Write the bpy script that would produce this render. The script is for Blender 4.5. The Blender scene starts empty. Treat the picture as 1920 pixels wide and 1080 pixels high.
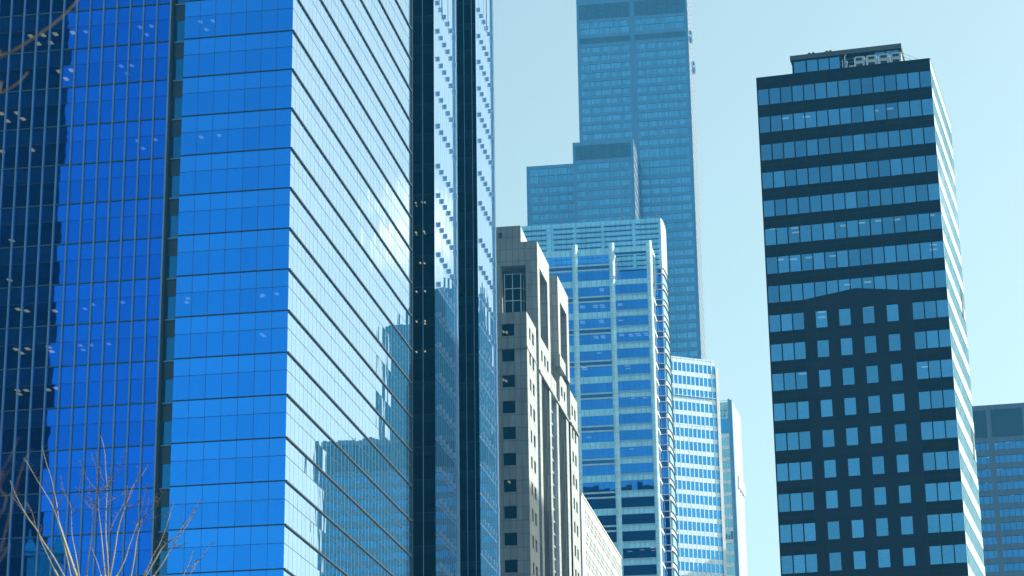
import bpy, math, random
from mathutils import Vector, Matrix, noise
random.seed(7)
sc = bpy.context.scene
COL = sc.collection
R_ = math.radians

# ------------------------------------------------------------------ camera
CAM = Vector((0, 0, 1.7)); FOC = 4445.0
PITCH = R_(18.25); ROLL = R_(0.83)
FW = Vector((0, math.cos(PITCH), math.sin(PITCH)))
_r0 = Vector((1, 0, 0)); _u0 = _r0.cross(FW)
RT_ = math.cos(ROLL) * _r0 - math.sin(ROLL) * _u0
UP_ = RT_.cross(FW)
cd = bpy.data.cameras.new("camera"); cam = bpy.data.objects.new("camera", cd); COL.objects.link(cam)
cd.sensor_width = 36; cd.lens = 36 * FOC / 1920; cd.clip_start = 0.5; cd.clip_end = 12000
m3 = Matrix((RT_, UP_, -FW)).transposed()
cam.matrix_world = Matrix.Translation(CAM) @ m3.to_4x4()
cd.dof.use_dof = True; cd.dof.focus_distance = 330; cd.dof.aperture_fstop = 5.6
sc.camera = cam

# ------------------------------------------------------------------ world, sun, exposure
SUN_AZ, SUN_EL = 77.0, 35.0
w = bpy.data.worlds.new("World"); sc.world = w; w.use_nodes = True
nt = w.node_tree; nt.nodes.clear()
sky = nt.nodes.new("ShaderNodeTexSky"); sky.sky_type = 'NISHITA'; sky.sun_disc = False
sky.sun_elevation = R_(SUN_EL); sky.sun_rotation = R_(SUN_AZ)
sky.air_density = 1.0; sky.dust_density = 2.2; sky.ozone_density = 1.0; sky.altitude = 100
tint = nt.nodes.new("ShaderNodeMix"); tint.data_type = 'RGBA'; tint.blend_type = 'MULTIPLY'; tint.inputs[0].default_value = 1
tint.inputs[7].default_value = (1.23, 1.17, 0.80, 1)
nt.links.new(sky.outputs[0], tint.inputs[6])
# a few small white clouds low over the right-hand side of the city
tc = nt.nodes.new("ShaderNodeTexCoord")
cloudcol = nt.nodes.new("ShaderNodeMix"); cloudcol.data_type = 'RGBA'
cloudcol.inputs[7].default_value = (7.0, 7.4, 7.4, 1)
def cloud_dir(azd, eld): 
    a, e = R_(azd), R_(eld); return (math.sin(a) * math.cos(e), math.cos(a) * math.cos(e), math.sin(e))
acc = None
for azd, eld, rad in ((21.5, 19.7, 1.9), (22.2, 27.0, 0.8), (8.0, 27.6, 0.35)):
    dp = nt.nodes.new("ShaderNodeVectorMath"); dp.operation = 'DISTANCE'; dp.inputs[1].default_value = cloud_dir(azd, eld)
    nt.links.new(tc.outputs['Generated'], dp.inputs[0])
    mr = nt.nodes.new("ShaderNodeMapRange"); mr.inputs[1].default_value = 0; mr.inputs[2].default_value = R_(rad); mr.inputs[3].default_value = 1; mr.inputs[4].default_value = 0
    nt.links.new(dp.outputs['Value'], mr.inputs[0])
    if acc is None: acc = mr.outputs[0]
    else:
        mx = nt.nodes.new("ShaderNodeMath"); mx.operation = 'MAXIMUM'; nt.links.new(acc, mx.inputs[0]); nt.links.new(mr.outputs[0], mx.inputs[1]); acc = mx.outputs[0]
cn = nt.nodes.new("ShaderNodeTexNoise"); cn.inputs['Scale'].default_value = 90; cn.inputs['Detail'].default_value = 6
nt.links.new(tc.outputs['Generated'], cn.inputs['Vector'])
ad = nt.nodes.new("ShaderNodeMath"); ad.operation = 'MULTIPLY'; nt.links.new(acc, ad.inputs[0]); nt.links.new(cn.outputs[0], ad.inputs[1])
cm = nt.nodes.new("ShaderNodeMapRange"); cm.inputs[1].default_value = 0.14; cm.inputs[2].default_value = 0.38
nt.links.new(ad.outputs[0], cm.inputs[0]); nt.links.new(cm.outputs[0], cloudcol.inputs[0]); nt.links.new(tint.outputs[2], cloudcol.inputs[6])
bg = nt.nodes.new("ShaderNodeBackground"); bg.inputs[1].default_value = 0.11
wo = nt.nodes.new("ShaderNodeOutputWorld")
nt.links.new(cloudcol.outputs[2], bg.inputs[0]); nt.links.new(bg.outputs[0], wo.inputs[0])

sl = bpy.data.lights.new("sun", 'SUN'); sl.energy = 5.0; sl.angle = R_(0.53); sl.color = (1, 0.93, 0.83)
so = bpy.data.objects.new("sun", sl); COL.objects.link(so)
sd = Vector(cloud_dir(SUN_AZ, SUN_EL)); so.rotation_euler = sd.to_track_quat('Z', 'Y').to_euler(); so.location = (300, 100, 600)
sc.view_settings.view_transform = 'Standard'; sc.view_settings.look = 'None'
sc.view_settings.exposure = 1.22; sc.view_settings.gamma = 1
sc.render.engine = 'CYCLES'
sc.cycles.max_bounces = 8; sc.cycles.glossy_bounces = 4; sc.cycles.transparent_max_bounces = 12; sc.cycles.volume_bounces = 0
sc.cycles.sample_clamp_indirect = 4
sc.cycles.use_denoising = True

# ------------------------------------------------------------------ geometry helpers
def ray(x, y):
    return (RT_ * (x - 960) + UP_ * (540 - y) + FW * FOC).normalized()
def proj(p):
    v = p - CAM; z = v.dot(FW)
    if z < 0.1: return (-1e5, -1e5)
    return 960 + FOC * v.dot(RT_) / z, 540 - FOC * v.dot(UP_) / z
def at_dist(x, y, D):
    d = ray(x, y); return CAM + d * (D / math.hypot(d.x, d.y))
class Face:
    """a vertical plane: s metres along it, z up, d metres out of it"""
    def __init__(s, p, azd):
        a = R_(azd); s.az = azd; s.p = Vector((p[0], p[1], 0)); s.u = Vector((math.sin(a), math.cos(a), 0)); s.n = Vector((s.u.y, -s.u.x, 0))
    def P(s, a, z, d=0): q = s.p + s.u * a + s.n * d; return Vector((q.x, q.y, z))
    def hit(s, x, y, d=0):
        r = ray(x, y); t = ((s.p + s.n * d - CAM).dot(s.n)) / r.dot(s.n); q = CAM + r * t
        return (q - s.p).dot(s.u), q.z
    def moved(s, a=0, d=0): return Face(s.P(a, 0, d), s.az)
    def turned(s, a=0, d=0, az=0): return Face(s.P(a, 0, d), az)
def FP(x, y, D, azd): return Face(at_dist(x, y, D), azd)

class MB:
    def __init__(s): s.v = []; s.f = []; s.m = []; s.uv = []
    def poly(s, pts, mi=0, uv=None):
        b = len(s.v); s.v += [Vector(p) for p in pts]; s.f.append(list(range(b, b + len(pts)))); s.m.append(mi)
        s.uv.append(uv if uv else [(p[0] * .7 + p[1] * .7, p[2]) for p in pts])
    def quad(s, F, a0, a1, z0, z1, d=0, mi=0, tilt=None):
        c = [(a0, z0), (a1, z0), (a1, z1), (a0, z1)]
        if tilt:
            ac, zc = (a0 + a1) / 2, (z0 + z1) / 2
            pts = [F.P(a, z, d + tilt[0] * (a - ac) + tilt[1] * (z - zc)) for a, z in c]
        else: pts = [F.P(a, z, d) for a, z in c]
        s.poly(pts, mi, c)
    def box(s, F, a0, a1, z0, z1, d0, d1, mi=0):
        P = F.P
        s.quad(F, a0, a1, z0, z1, d1, mi)
        s.poly([P(a1, z0, d0), P(a0, z0, d0), P(a0, z1, d0), P(a1, z1, d0)], mi, [(a1, z0), (a0, z0), (a0, z1), (a1, z1)])
        s.poly([P(a1, z0, d1), P(a1, z0, d0), P(a1, z1, d0), P(a1, z1, d1)], mi, [(a1 - d1, z0), (a1 - d0, z0), (a1 - d0, z1), (a1 - d1, z1)])
        s.poly([P(a0, z0, d0), P(a0, z0, d1), P(a0, z1, d1), P(a0, z1, d0)], mi, [(a0 + d0, z0), (a0 + d1, z0), (a0 + d1, z1), (a0 + d0, z1)])
        s.poly([P(a0, z1, d1), P(a1, z1, d1), P(a1, z1, d0), P(a0, z1, d0)], mi, [(a0, d1), (a1, d1), (a1, d0), (a0, d0)])
        s.poly([P(a0, z0, d0), P(a1, z0, d0), P(a1, z0, d1), P(a0, z0, d1)], mi, [(a0, d0), (a1, d0), (a1, d1), (a0, d1)])
    def facade(s, F, a0, a1, z0, z1, holes, reveal=.2, d=0, mi=0, mr=None):
        if mr is None: mr = mi
        hs = [(max(h[0], a0), min(h[1], a1), max(h[2], z0), min(h[3], z1)) for h in holes]
        hs = [h for h in hs if h[1] > h[0] and h[3] > h[2]]
        zs = sorted({z0, z1} | {round(h[2], 4) for h in hs} | {round(h[3], 4) for h in hs})
        for za, zb in zip(zs, zs[1:]):
            zm = (za + zb) / 2
            row = sorted((h[0], h[1]) for h in hs if h[2] < zm < h[3])
            c = a0
            for x0, x1 in row:
                if x0 > c + 1e-4: s.quad(F, c, x0, za, zb, d, mi)
                c = max(c, x1)
            if c < a1 - 1e-4: s.quad(F, c, a1, za, zb, d, mi)
        for x0, x1, za, zb in hs:
            P = F.P; e = d - reveal
            s.poly([P(x0, za, d), P(x0, za, e), P(x0, zb, e), P(x0, zb, d)], mr)
            s.poly([P(x1, za, e), P(x1, za, d), P(x1, zb, d), P(x1, zb, e)], mr)
            s.poly([P(x0, zb, d), P(x0, zb, e), P(x1, zb, e), P(x1, zb, d)], mr)
            s.poly([P(x0, za, e), P(x0, za, d), P(x1, za, d), P(x1, za, e)], mr)
    def tube(s, pts, radii, n=6, mi=0):
        rings = []
        for i, p in enumerate(pts):
            t = (pts[min(i + 1, len(pts) - 1)] - pts[max(i - 1, 0)]).normalized()
            a = t.cross(Vector((0.3, 1, 0.1))).normalized(); b = t.cross(a)
            base = len(s.v)
            s.v += [p + (a * math.cos(2 * math.pi * k / n) + b * math.sin(2 * math.pi * k / n)) * radii[i] for k in range(n)]
            rings.append(base)
        for i in range(len(rings) - 1):
            for k in range(n):
                k2 = (k + 1) % n
                s.f.append([rings[i] + k, rings[i] + k2, rings[i + 1] + k2, rings[i + 1] + k]); s.m.append(mi)
                s.uv.append([(k / n, i), (k2 / n, i), (k2 / n, i + 1), (k / n, i + 1)])
        s.f.append([rings[-1] + k for k in range(n)]); s.m.append(mi); s.uv.append([(0, 0)] * n)
        s.f.append([rings[0] + n - 1 - k for k in range(n)]); s.m.append(mi); s.uv.append([(0, 0)] * n)
    def build(s, name, mats, parent=None, kind=None, label=None, smooth=False, org=None):
        o3 = Vector(org) if org is not None else (Vector(parent['org']) if parent is not None else Vector((0, 0, 0)))
        me = bpy.data.meshes.new(name)
        me.from_pydata([tuple(v - o3) for v in s.v], [], s.f)
        if not isinstance(mats, (list, tuple)): mats = [mats]
        for m in mats: me.materials.append(m)
        for p, mi in zip(me.polygons, s.m): p.material_index = mi; p.use_smooth = smooth
        ul = me.uv_layers.new(name="UVMap"); k = 0
        for u in s.uv:
            for q in u: ul.data[k].uv = q; k += 1
        me.update()
        o = bpy.data.objects.new(name, me); COL.objects.link(o)
        if parent is not None: o.parent = parent; o['org'] = tuple(o3)
        else: o.location = o3
        if kind: o['kind'] = kind
        if label: o['label'] = label
        return o

def thing(name, label, cat, loc, group=None):
    o = bpy.data.objects.new(name, None); COL.objects.link(o); o.location = loc; o['org'] = tuple(loc)
    o['label'] = label; o['category'] = cat
    if group: o['group'] = group
    o.empty_display_size = 2
    return o
def tag(o, label, cat, group=None):
    o['label'] = label; o['category'] = cat
    if group: o['group'] = group
    return o

def windows(F, rects, depth, mats, root, name='window', limit=96, vis=None, maker=None, xlim=None):
    """every pane of glass its own part, the ones that show largest first; the rest one part"""
    def area(r):
        p = [proj(F.P(a, z, -depth)) for a, z in ((r[0], r[2]), (r[1], r[2]), (r[1], r[3]), (r[0], r[3]))]
        cx = sum(q[0] for q in p) / 4; cy = sum(q[1] for q in p) / 4
        if not (-5 < cx < 1925 and -5 < cy < 1085): return 0
        if vis and not vis(cx, cy): return 0
        return abs(sum(p[i][0] * p[(i + 1) % 4][1] - p[(i + 1) % 4][0] * p[i][1] for i in range(4))) / 2
    sr = sorted(((area(r), i) for i, r in enumerate(rects)), reverse=True)
    rest = MB(); nrest = 0
    for k, (a, i) in enumerate(sr):
        r = rects[i]
        mb = MB() if (k < limit and a > 0) else rest
        if maker: maker(mb, F, r, depth)
        else:
            t = (random.gauss(0, .0012), random.gauss(0, .0012))
            mb.quad(F, r[0] - .01, r[1] + .01, r[2] - .01, r[3] + .01, -depth + .012, 0, t)
        if mb is not rest: mb.build(name, mats, root)
        else: nrest += 1
    if nrest: rest.build(name, mats, root, kind='stuff')

class Pieces:
    """pieces of one kind: those in view are parts of their own, the rest one part"""
    def __init__(s): s.l = []
    def new(s): m = MB(); s.l.append(m); return m
    def add(s, m): s.l.append(m)
    def build(s, name, mats, root, limit=98, vis=None, **kw):
        def key(m):
            p = [proj(v) for v in m.v]; xs = [q[0] for q in p]; ys = [q[1] for q in p]
            cx, cy = sum(xs) / len(xs), sum(ys) / len(ys)
            if not (-10 < cx < 1930 and -10 < cy < 1090) or (vis and not vis(cx, cy)): return 0
            return (max(xs) - min(xs)) * (max(ys) - min(ys)) + 1e-6
        sr = sorted(((key(m), i) for i, m in enumerate(s.l)), reverse=True); rest = MB(); n = 0
        for k, (a, i) in enumerate(sr):
            m = s.l[i]
            if k < limit and a > 0: m.build(name, mats, root, **kw)
            else:
                b = len(rest.v); rest.v += m.v; rest.f += [[b + j for j in f] for f in m.f]; rest.m += m.m; rest.uv += m.uv; n += 1
        if n: rest.build(name, mats, root, kind='stuff', **kw)

# ------------------------------------------------------------------ materials
def newmat(name):
    m = bpy.data.materials.new(name); m.use_nodes = True; t = m.node_tree; t.nodes.clear()
    out = t.nodes.new("ShaderNodeOutputMaterial"); return m, t, out
def N(t, kind, **kw):
    n = t.nodes.new(kind)
    for k, v in kw.items(): setattr(n, k, v)
    return n
def rgba(c): return (c[0], c[1], c[2], 1)

def glass(name, f0, f90, p=3.0, rough=.012, trans=0.0, dark=(0.004, 0.012, 0.02), wav=.0007, wsc=.8, var=.12, stretch=(1, 1, 1)):
    m, t, out = newmat(name); L = t.links.new
    lw = N(t, "ShaderNodeLayerWeight"); lw.inputs[0].default_value = .5
    pw = N(t, "ShaderNodeMath", operation='POWER'); pw.inputs[1].default_value = p; L(lw.outputs['Facing'], pw.inputs[0])
    mx = N(t, "ShaderNodeMix", data_type='RGBA'); mx.inputs[6].default_value = rgba(f0); mx.inputs[7].default_value = rgba(f90); L(pw.outputs[0], mx.inputs[0])
    oi = N(t, "ShaderNodeNewGeometry")
    mr = N(t, "ShaderNodeMapRange"); mr.inputs[3].default_value = 1 - var; mr.inputs[4].default_value = 1 + var; L(oi.outputs['Random Per Island'], mr.inputs[0])
    ob = N(t, "ShaderNodeObjectInfo"); mr2 = N(t, "ShaderNodeMapRange"); mr2.inputs[3].default_value = 1 - var * .8; mr2.inputs[4].default_value = 1 + var * .4; L(ob.outputs['Random'], mr2.inputs[0])
    mm = N(t, "ShaderNodeMath", operation='MULTIPLY'); L(mr.outputs[0], mm.inputs[0]); L(mr2.outputs[0], mm.inputs[1])
    sc_ = N(t, "ShaderNodeVectorMath", operation='SCALE'); L(mx.outputs[2], sc_.inputs[0]); L(mm.outputs[0], sc_.inputs['Scale'])
    g = N(t, "ShaderNodeBsdfGlossy"); g.inputs['Roughness'].default_value = rough; L(sc_.outputs[0], g.inputs['Color'])
    if wav > 0:
        uv = N(t, "ShaderNodeUVMap"); mp = N(t, "ShaderNodeMapping"); mp.inputs['Scale'].default_value = stretch; L(uv.outputs[0], mp.inputs[0])
        no = N(t, "ShaderNodeTexNoise"); no.inputs['Scale'].default_value = wsc; no.inputs['Detail'].default_value = 1.5; L(mp.outputs[0], no.inputs['Vector'])
        bu = N(t, "ShaderNodeBump"); bu.inputs['Strength'].default_value = 1; bu.inputs['Distance'].default_value = wav; L(no.outputs[0], bu.inputs['Height']); L(bu.outputs[0], g.inputs['Normal'])
    if trans > 0:
        tr = N(t, "ShaderNodeBsdfTransparent"); tr.inputs[0].default_value = (trans * .8, trans, trans, 1)
    else:
        tr = N(t, "ShaderNodeBsdfDiffuse"); tr.inputs[0].default_value = rgba(dark)
    a = N(t, "ShaderNodeAddShader"); L(g.outputs[0], a.inputs[0]); L(tr.outputs[0], a.inputs[1]); L(a.outputs[0], out.inputs[0])
    return m

def panel(name, col, joint=None, pw=1.4, ph=1.4, jw=.03, var=.08, rough=.6, spec=.3, stain=.15, metal=0):
    m, t, out = newmat(name); L = t.links.new
    b = N(t, "ShaderNodeBsdfPrincipled"); b.inputs['Roughness'].default_value = rough; b.inputs['Specular IOR Level'].default_value = spec; b.inputs['Metallic'].default_value = metal
    uv = N(t, "ShaderNodeUVMap")
    if joint is not None:
        br = N(t, "ShaderNodeTexBrick"); br.offset = 0; br.squash = 1
        br.inputs['Scale'].default_value = 1; br.inputs['Brick Width'].default_value = pw; br.inputs['Row Height'].default_value = ph; br.inputs['Mortar Size'].default_value = jw; br.inputs['Mortar Smooth'].default_value = 0
        br.inputs['Color1'].default_value = rgba([c * (1 - var) for c in col]); br.inputs['Color2'].default_value = rgba([c * (1 + var) for c in col]); br.inputs['Mortar'].default_value = rgba(joint)
        L(uv.outputs[0], br.inputs['Vector']); cs = br.outputs['Color']
    else:
        rg = N(t, "ShaderNodeRGB"); rg.outputs[0].default_value = rgba(col); cs = rg.outputs[0]
    no = N(t, "ShaderNodeTexNoise"); no.inputs['Scale'].default_value = .35; no.inputs['Detail'].default_value = 5
    mp = N(t, "ShaderNodeMapping"); mp.inputs['Scale'].default_value = (2.5, .5, 1); L(uv.outputs[0], mp.inputs[0]); L(mp.outputs[0], no.inputs['Vector'])
    mr = N(t, "ShaderNodeMapRange"); mr.inputs[1].default_value = .3; mr.inputs[2].default_value = .7; mr.inputs[3].default_value = 1 - stain; mr.inputs[4].default_value = 1 + stain * .5; L(no.outputs[0], mr.inputs[0])
    sc_ = N(t, "ShaderNodeVectorMath", operation='SCALE'); L(cs, sc_.inputs[0]); L(mr.outputs[0], sc_.inputs['Scale'])
    L(sc_.outputs[0], b.inputs['Base Color']); L(b.outputs[0], out.inputs[0])
    return m
def lamp(name, col, s):
    m, t, out = newmat(name); e = N(t, "ShaderNodeEmission"); e.inputs[0].default_value = rgba(col); e.inputs[1].default_value = s
    t.links.new(e.outputs[0], out.inputs[0]); return m

M = {}
M['t1_vis'] = glass('blue mirror glass', (.022, .245, .80), (1, 1, 1), p=4.5, trans=.22, wav=.0006, var=.045)
M['t1_spa'] = glass('blue mirror spandrel glass', (.027, .265, .83), (1, 1, 1), p=4.5, dark=(.002, .02, .06), wav=.0006, var=.045)
M['t1_visL'] = glass('deep blue mirror glass', (.008, .132, .66), (1, 1, 1), p=4.5, trans=.22, wav=.0012, wsc=.55, var=.06)
M['t1_spaL'] = glass('deep blue mirror spandrel glass', (.008, .132, .66), (1, 1, 1), p=4.5, dark=(.002, .015, .05), wav=.0012, wsc=.55, var=.06)
M['t1_side'] = glass('pale side glass', (.20, .33, .43), (.86, .84, .88), p=1.5, dark=(.004, .03, .06), wav=.0022, wsc=.7, var=.03, stretch=(1.2, .28, 1))
M['t1_dark'] = glass('clear dark glass', (.012, .035, .06), (.5, .5, .5), p=4, trans=.45, wav=.0008)
M['dark_metal'] = panel('dark anodised metal', (.02, .035, .045), rough=.45, spec=.4)
M['blue_metal'] = panel('pale blue mullion metal', (.16, .30, .42), rough=.35, spec=.5, metal=.3)
M['fin_metal'] = panel('blue grey fin metal', (.17, .33, .52), rough=.4)
M['mid_metal'] = panel('teal grey metal', (.05, .11, .15), rough=.4)
M['pale_bar'] = panel('glass joint', (.22, .36, .42), rough=.4)
M['white_metal'] = panel('white painted metal', (.75, .78, .78), rough=.4)
M['interior'] = panel('dark office interior', (.016, .02, .022), rough=.9, spec=.1)
M['room'] = panel('office back wall', (.03, .04, .042), rough=.9, spec=.1)
M['recess_pan'] = panel('navy recess panel', (.012, .06, .12), rough=.35, spec=.5)
M['recess_gl'] = glass('teal recess glass', (.015, .115, .27), (.7, .9, .9), p=4, dark=(.005, .03, .05))
M['warm'] = lamp('warm office light', (1, .82, .38), .45)
M['cool'] = lamp('cool office light', (.85, .95, 1), .22)
M['dim_warm'] = lamp('dim warm office light', (1, .85, .5), .22)

def ceiling_light(F, root, x, y, dz, mat, w_=.62, l_=1.2):
    """a light panel on the office ceiling at height dz whose underside is seen at this pixel"""
    r = ray(x, y); t = (dz - CAM.z) / r.z; q = CAM + r * t
    a = (q - F.p).dot(F.u); d = (q - F.p).dot(F.n)
    mb = MB(); mb.box(F, a - w_ / 2, a + w_ / 2, dz - .02, dz + .04, d - l_ / 2, d + l_ / 2)
    mb.build('ceiling_light', mat, root)

# ------------------------------------------------------------------ ground
mg, tg, og = newmat('city ground'); bb = N(tg, "ShaderNodeBsdfPrincipled"); bb.inputs['Roughness'].default_value = .9
nn = N(tg, "ShaderNodeTexNoise"); nn.inputs['Scale'].default_value = .02; nn.inputs['Detail'].default_value = 6
cr = N(tg, "ShaderNodeValToRGB"); cr.color_ramp.elements[0].color = (.05, .055, .055, 1); cr.color_ramp.elements[1].color = (.16, .16, .15, 1)
tcg = N(tg, "ShaderNodeTexCoord"); tg.links.new(tcg.outputs['Object'], nn.inputs['Vector']); tg.links.new(nn.outputs[0], cr.inputs[0]); tg.links.new(cr.outputs[0], bb.inputs['Base Color']); tg.links.new(bb.outputs[0], og.inputs[0])
g = MB(); K = 3200
g.poly([(-K, -K, 0), (K, -K, 0), (K, K, 0), (-K, K, 0)]); go = g.build('ground', mg); go['kind'] = 'structure'
mr_, tr_, or_ = newmat('asphalt'); b2 = N(tr_, "ShaderNodeBsdfPrincipled"); b2.inputs['Base Color'].default_value = (.05, .05, .052, 1); b2.inputs['Roughness'].default_value = .85; tr_.links.new(b2.outputs[0], or_.inputs[0])
g = MB(); Fg = Face((0, 0), 9.5); pr = [(-7, -300), (7, -300), (7, 2500), (-7, 2500)]
rd = Face((24, 60), 9.5)
g.poly([rd.P(a, .004, d) for d, a in pr]); ro = g.build('road', mr_); ro['kind'] = 'structure'

# ==================================================================== glass tower at left (nearest)
D1 = 207.8
pc = at_dist(540, 581.5, D1)
T1 = thing('glass_tower', 'nearest tower of blue mirror glass with a pale side and two dark slots', 'skyscraper', (pc.x, pc.y, 0))
FF = Face(pc, 99.2); FS = Face(pc, 9.55)
ZK = 68.06; FLH = 4.0
ZTOP = 196.06; ZBOT = 0.06
LS = -36.0
def strip(mb, F, s0, s1, z, cols, mats3, tilt=.0011, split=.58, bar=.03, vb=2):
    """one storey: vision panes below, spandrel panes above, thin dark bars between"""
    zs = z + FLH * split; dx = (s1 - s0) / cols
    for i in range(cols):
        a, b = s0 + i * dx, s0 + (i + 1) * dx
        mb.quad(F, a, b, z, zs, 0, 0, (random.gauss(0, tilt), random.gauss(0, min(tilt, .0013))))
        mb.quad(F, a, b, zs, z + FLH, 0, 1, (random.gauss(0, tilt), random.gauss(0, min(tilt, .0013))))
    for i in range(1, cols):
        a = s0 + i * dx; mb.box(F, a - bar / 2, a + bar / 2, z, z + FLH, -.03, .012, vb)
    mb.box(F, s0, s1, zs - bar * .7, zs + bar * .7, -.03, .015, 2)
def storeys(F, s0, s1, cols, mats, root, name, zr, fin=(.10, .12), tilt=.0011, bar=.03, **kw):
    k0 = int(round((ZBOT - ZK) / FLH)); k1 = int(round((ZTOP - ZK) / FLH))
    rest = MB(); n = 0
    for k in range(k0, k1):
        z = ZK + k * FLH
        mb = MB() if zr[0] <= z <= zr[1] else rest
        strip(mb, F, s0, s1, z, cols, None, tilt=tilt, bar=bar, **kw)
        mb.box(F, s0, s1 + (fin[0] if F is FF else 0), z - fin[1] / 2, z + fin[1] / 2, -.02, fin[0], 3)
        if mb is not rest: mb.build(name, mats, root)
        else: n += 1
    if n: rest.build(name, mats, root, kind='stuff')
RC0, RC1 = -11.88, -10.70      # the recess slot
storeys(FF, RC1, 0, 7, [M['t1_vis'], M['t1_spa'], M['dark_metal'], M['dark_metal']], T1, 'ribbon_window', (42, 102), fin=(.07, .10), tilt=.0006)
ncl = 16; pit = 1.347
storeys(FF.moved(0, -.12), -12.17 - ncl * pit, -12.17, ncl, [M['t1_visL'], M['t1_spaL'], M['dark_metal'], M['mid_metal']], T1, 'ribbon_window', (42, 106), fin=(.12, .09), tilt=.0011)
mb = MB()
for i in range(ncl + 1):
    a = -12.17 - i * pit
    mb.box(FF, a - .055, a + .055, 0, ZTOP, -.12, .10)
mb.build('mullion', M['blue_metal'], T1)
mb = MB(); mb.box(FF, -12.16, -11.90, 0, ZTOP, -1.0, .04); mb.box(FF, -12.17, -12.07, 0, ZTOP, .04, .16, 1); mb.build('edge_post', [M['dark_metal'], M['fin_metal']], T1)
# recess between the two facets, a panel and a teal window on each floor
mb = MB(); rest = MB()
for k in range(-17, 32):
    z = ZK + k * FLH
    wn = MB(); wn.quad(FF, RC0, RC1, z + .06, z + 2.3, -.72)
    if 42 <= z <= 104: wn.build('slot_window', M['recess_gl'], T1)
    else:
        rest.quad(FF, RC0, RC1, z + .06, z + 2.3, -.72)
    mb.quad(FF, RC0, RC1, z + 2.3, z + FLH, -.70); mb.box(FF, RC0, RC1, z - .05, z + .06, -.72, -.55, 1)
mb.poly([FF.P(RC1, 0, 0), FF.P(RC1, 0, -.8), FF.P(RC1, ZTOP, -.8), FF.P(RC1, ZTOP, 0)])
mb.build('slot_panel', [M['recess_pan'], M['fin_metal']], T1); rest.build('slot_window', M['recess_gl'], T1, kind='stuff')
# long grazing side
LSIDE = 53.7
storeys(FS, 0, LSIDE, 36, [M['t1_side'], M['t1_side'], M['dark_metal'], M['dark_metal'], M['pale_bar']], T1, 'glass_storey', (32, 130), fin=(.15, .13), tilt=.0017, bar=.03, vb=4)
mb = MB(); mb.box(FS, LSIDE - .12, LSIDE, 0, ZTOP, .0, .2); mb.build('edge_post', M['dark_metal'], T1)
# stepped back part: dark slots facing us and pale faces seen edge-on
S1 = FS.hit(815, 500)[0]; S2 = FS.hit(858, 500)[0]; S3 = FS.hit(896, 500)[0]; S4 = FS.hit(930, 500)[0]
FD = FS.turned(S1, 0, 99.2); F2 = FS.moved(S1); L2 = S2 - S1
FD2 = FS.turned(S3, 0, 99.2); F3 = FS.moved(S3); L3 = S4 - S3
WN = 8.0                                                   # depth of the two notches
zrow2 = [F2.hit(824, y)[1] for y in (10, 62.3, 114, 178.3, 238.3, 312.3, 366.7, 421, 476.7, 531.7, 587.7, 644.3, 701.7, 760, 817.7, 876, 935, 995, 1055)]
zrow3 = [F3.hit(898, y)[1] for y in (18, 66, 113, 162, 210, 258, 318, 373, 442, 493, 544, 596, 647, 700, 752, 803, 856, 909, 965, 1022, 1075)]
def dark_slot(F, a0, zr):
    for k in range(-17, 32):
        z = ZK + k * FLH
        mb = MB(); mb.quad(F, a0, 0, z + .1, z + 3.0, -.02, 0, (random.gauss(0, .001), 0)); mb.quad(F, a0, 0, z + 3.0, z + FLH + .1, -.02, 1)
        mb.box(F, a0, 0, z + .06, z + .12, -.02, .01, 2)
        if zr[0] < z < zr[1]: mb.build('dark_window', [M['t1_dark'], M['dark_gl'], M['dark_metal']], T1)
        else: rest_d.append(mb)
M['dark_gl'] = glass('dark spandrel glass', (.012, .04, .075), (.5, .5, .5), p=4, dark=(.003, .012, .02))
rest_d = []
dark_slot(FD, -WN, (52, 128)); dark_slot(FD2, -WN, (54, 140))
rm = MB()
for q in rest_d:
    b = len(rm.v); rm.v += q.v; rm.f += [[b + i for i in f] for f in q.f]; rm.m += q.m; rm.uv += q.uv
rm.build('dark_window', [M['t1_dark'], M['dark_gl'], M['dark_metal']], T1, kind='stuff')
for F, a in ((FD, FD.hit(793, 500)[0]), (FD2, FD2.hit(873, 500)[0]), (FD2, FD2.hit(888, 500)[0])):
    mb = MB(); mb.box(F, a - .035, a + .035, 0, ZTOP, -.03, .08); mb.build('mullion', M['fin_metal'], T1)
brackets = Pieces()
def pale_face(F, L, zrows, ztop, zbot):
    mb = MB(); zz = [0.0] + sorted(zrows) + [ztop]; n = 11; dx = L / n
    zz = [z - .9 for z in zz[:-1]] + [ztop]; zz[0] = 0
    rest = MB(); nr = 0
    for za, zb in zip(zz, zz[1:]):
        b = MB() if (zb > zbot[0] and za < zbot[1] and za > 1) else rest
        for i in range(n):
            b.quad(F, i * dx, (i + 1) * dx, za, zb, 0, 0, (random.gauss(0, .0018), random.gauss(0, .0008)))
        for i in range(1, n): b.box(F, i * dx - .012, i * dx + .012, za, zb, -.02, .008, 1)
        b.box(F, 0, L, za - .02, za + .02, -.02, .012, 1)
        if b is not rest: b.build('glass_storey', [M['t1_side'], M['fin_metal']], T1)
        else: nr += 1
    if nr: rest.build('glass_storey', [M['t1_side'], M['fin_metal']], T1, kind='stuff')
    for z in zrows:
        for i in range(6):
            a = L * (.155 + .148 * i)
            q = MB(); q.box(F, a - .05, a + .05, z - .62, z, 0, .30); brackets.add(q)
    q = MB(); q.box(F, L - 1.62, L - 1.45, 0, ztop, 0, .22); q.box(F, L - .06, L + .02, 0, ztop, 0, .06); q.build('edge_fin', M['fin_metal'], T1)
pale_face(F2, L2, zrow2, ZTOP, (50, 140)); pale_face(F3, L3, zrow3, ZTOP, (54, 150)); brackets.build('bracket', M['fin_metal'], T1)
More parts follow.
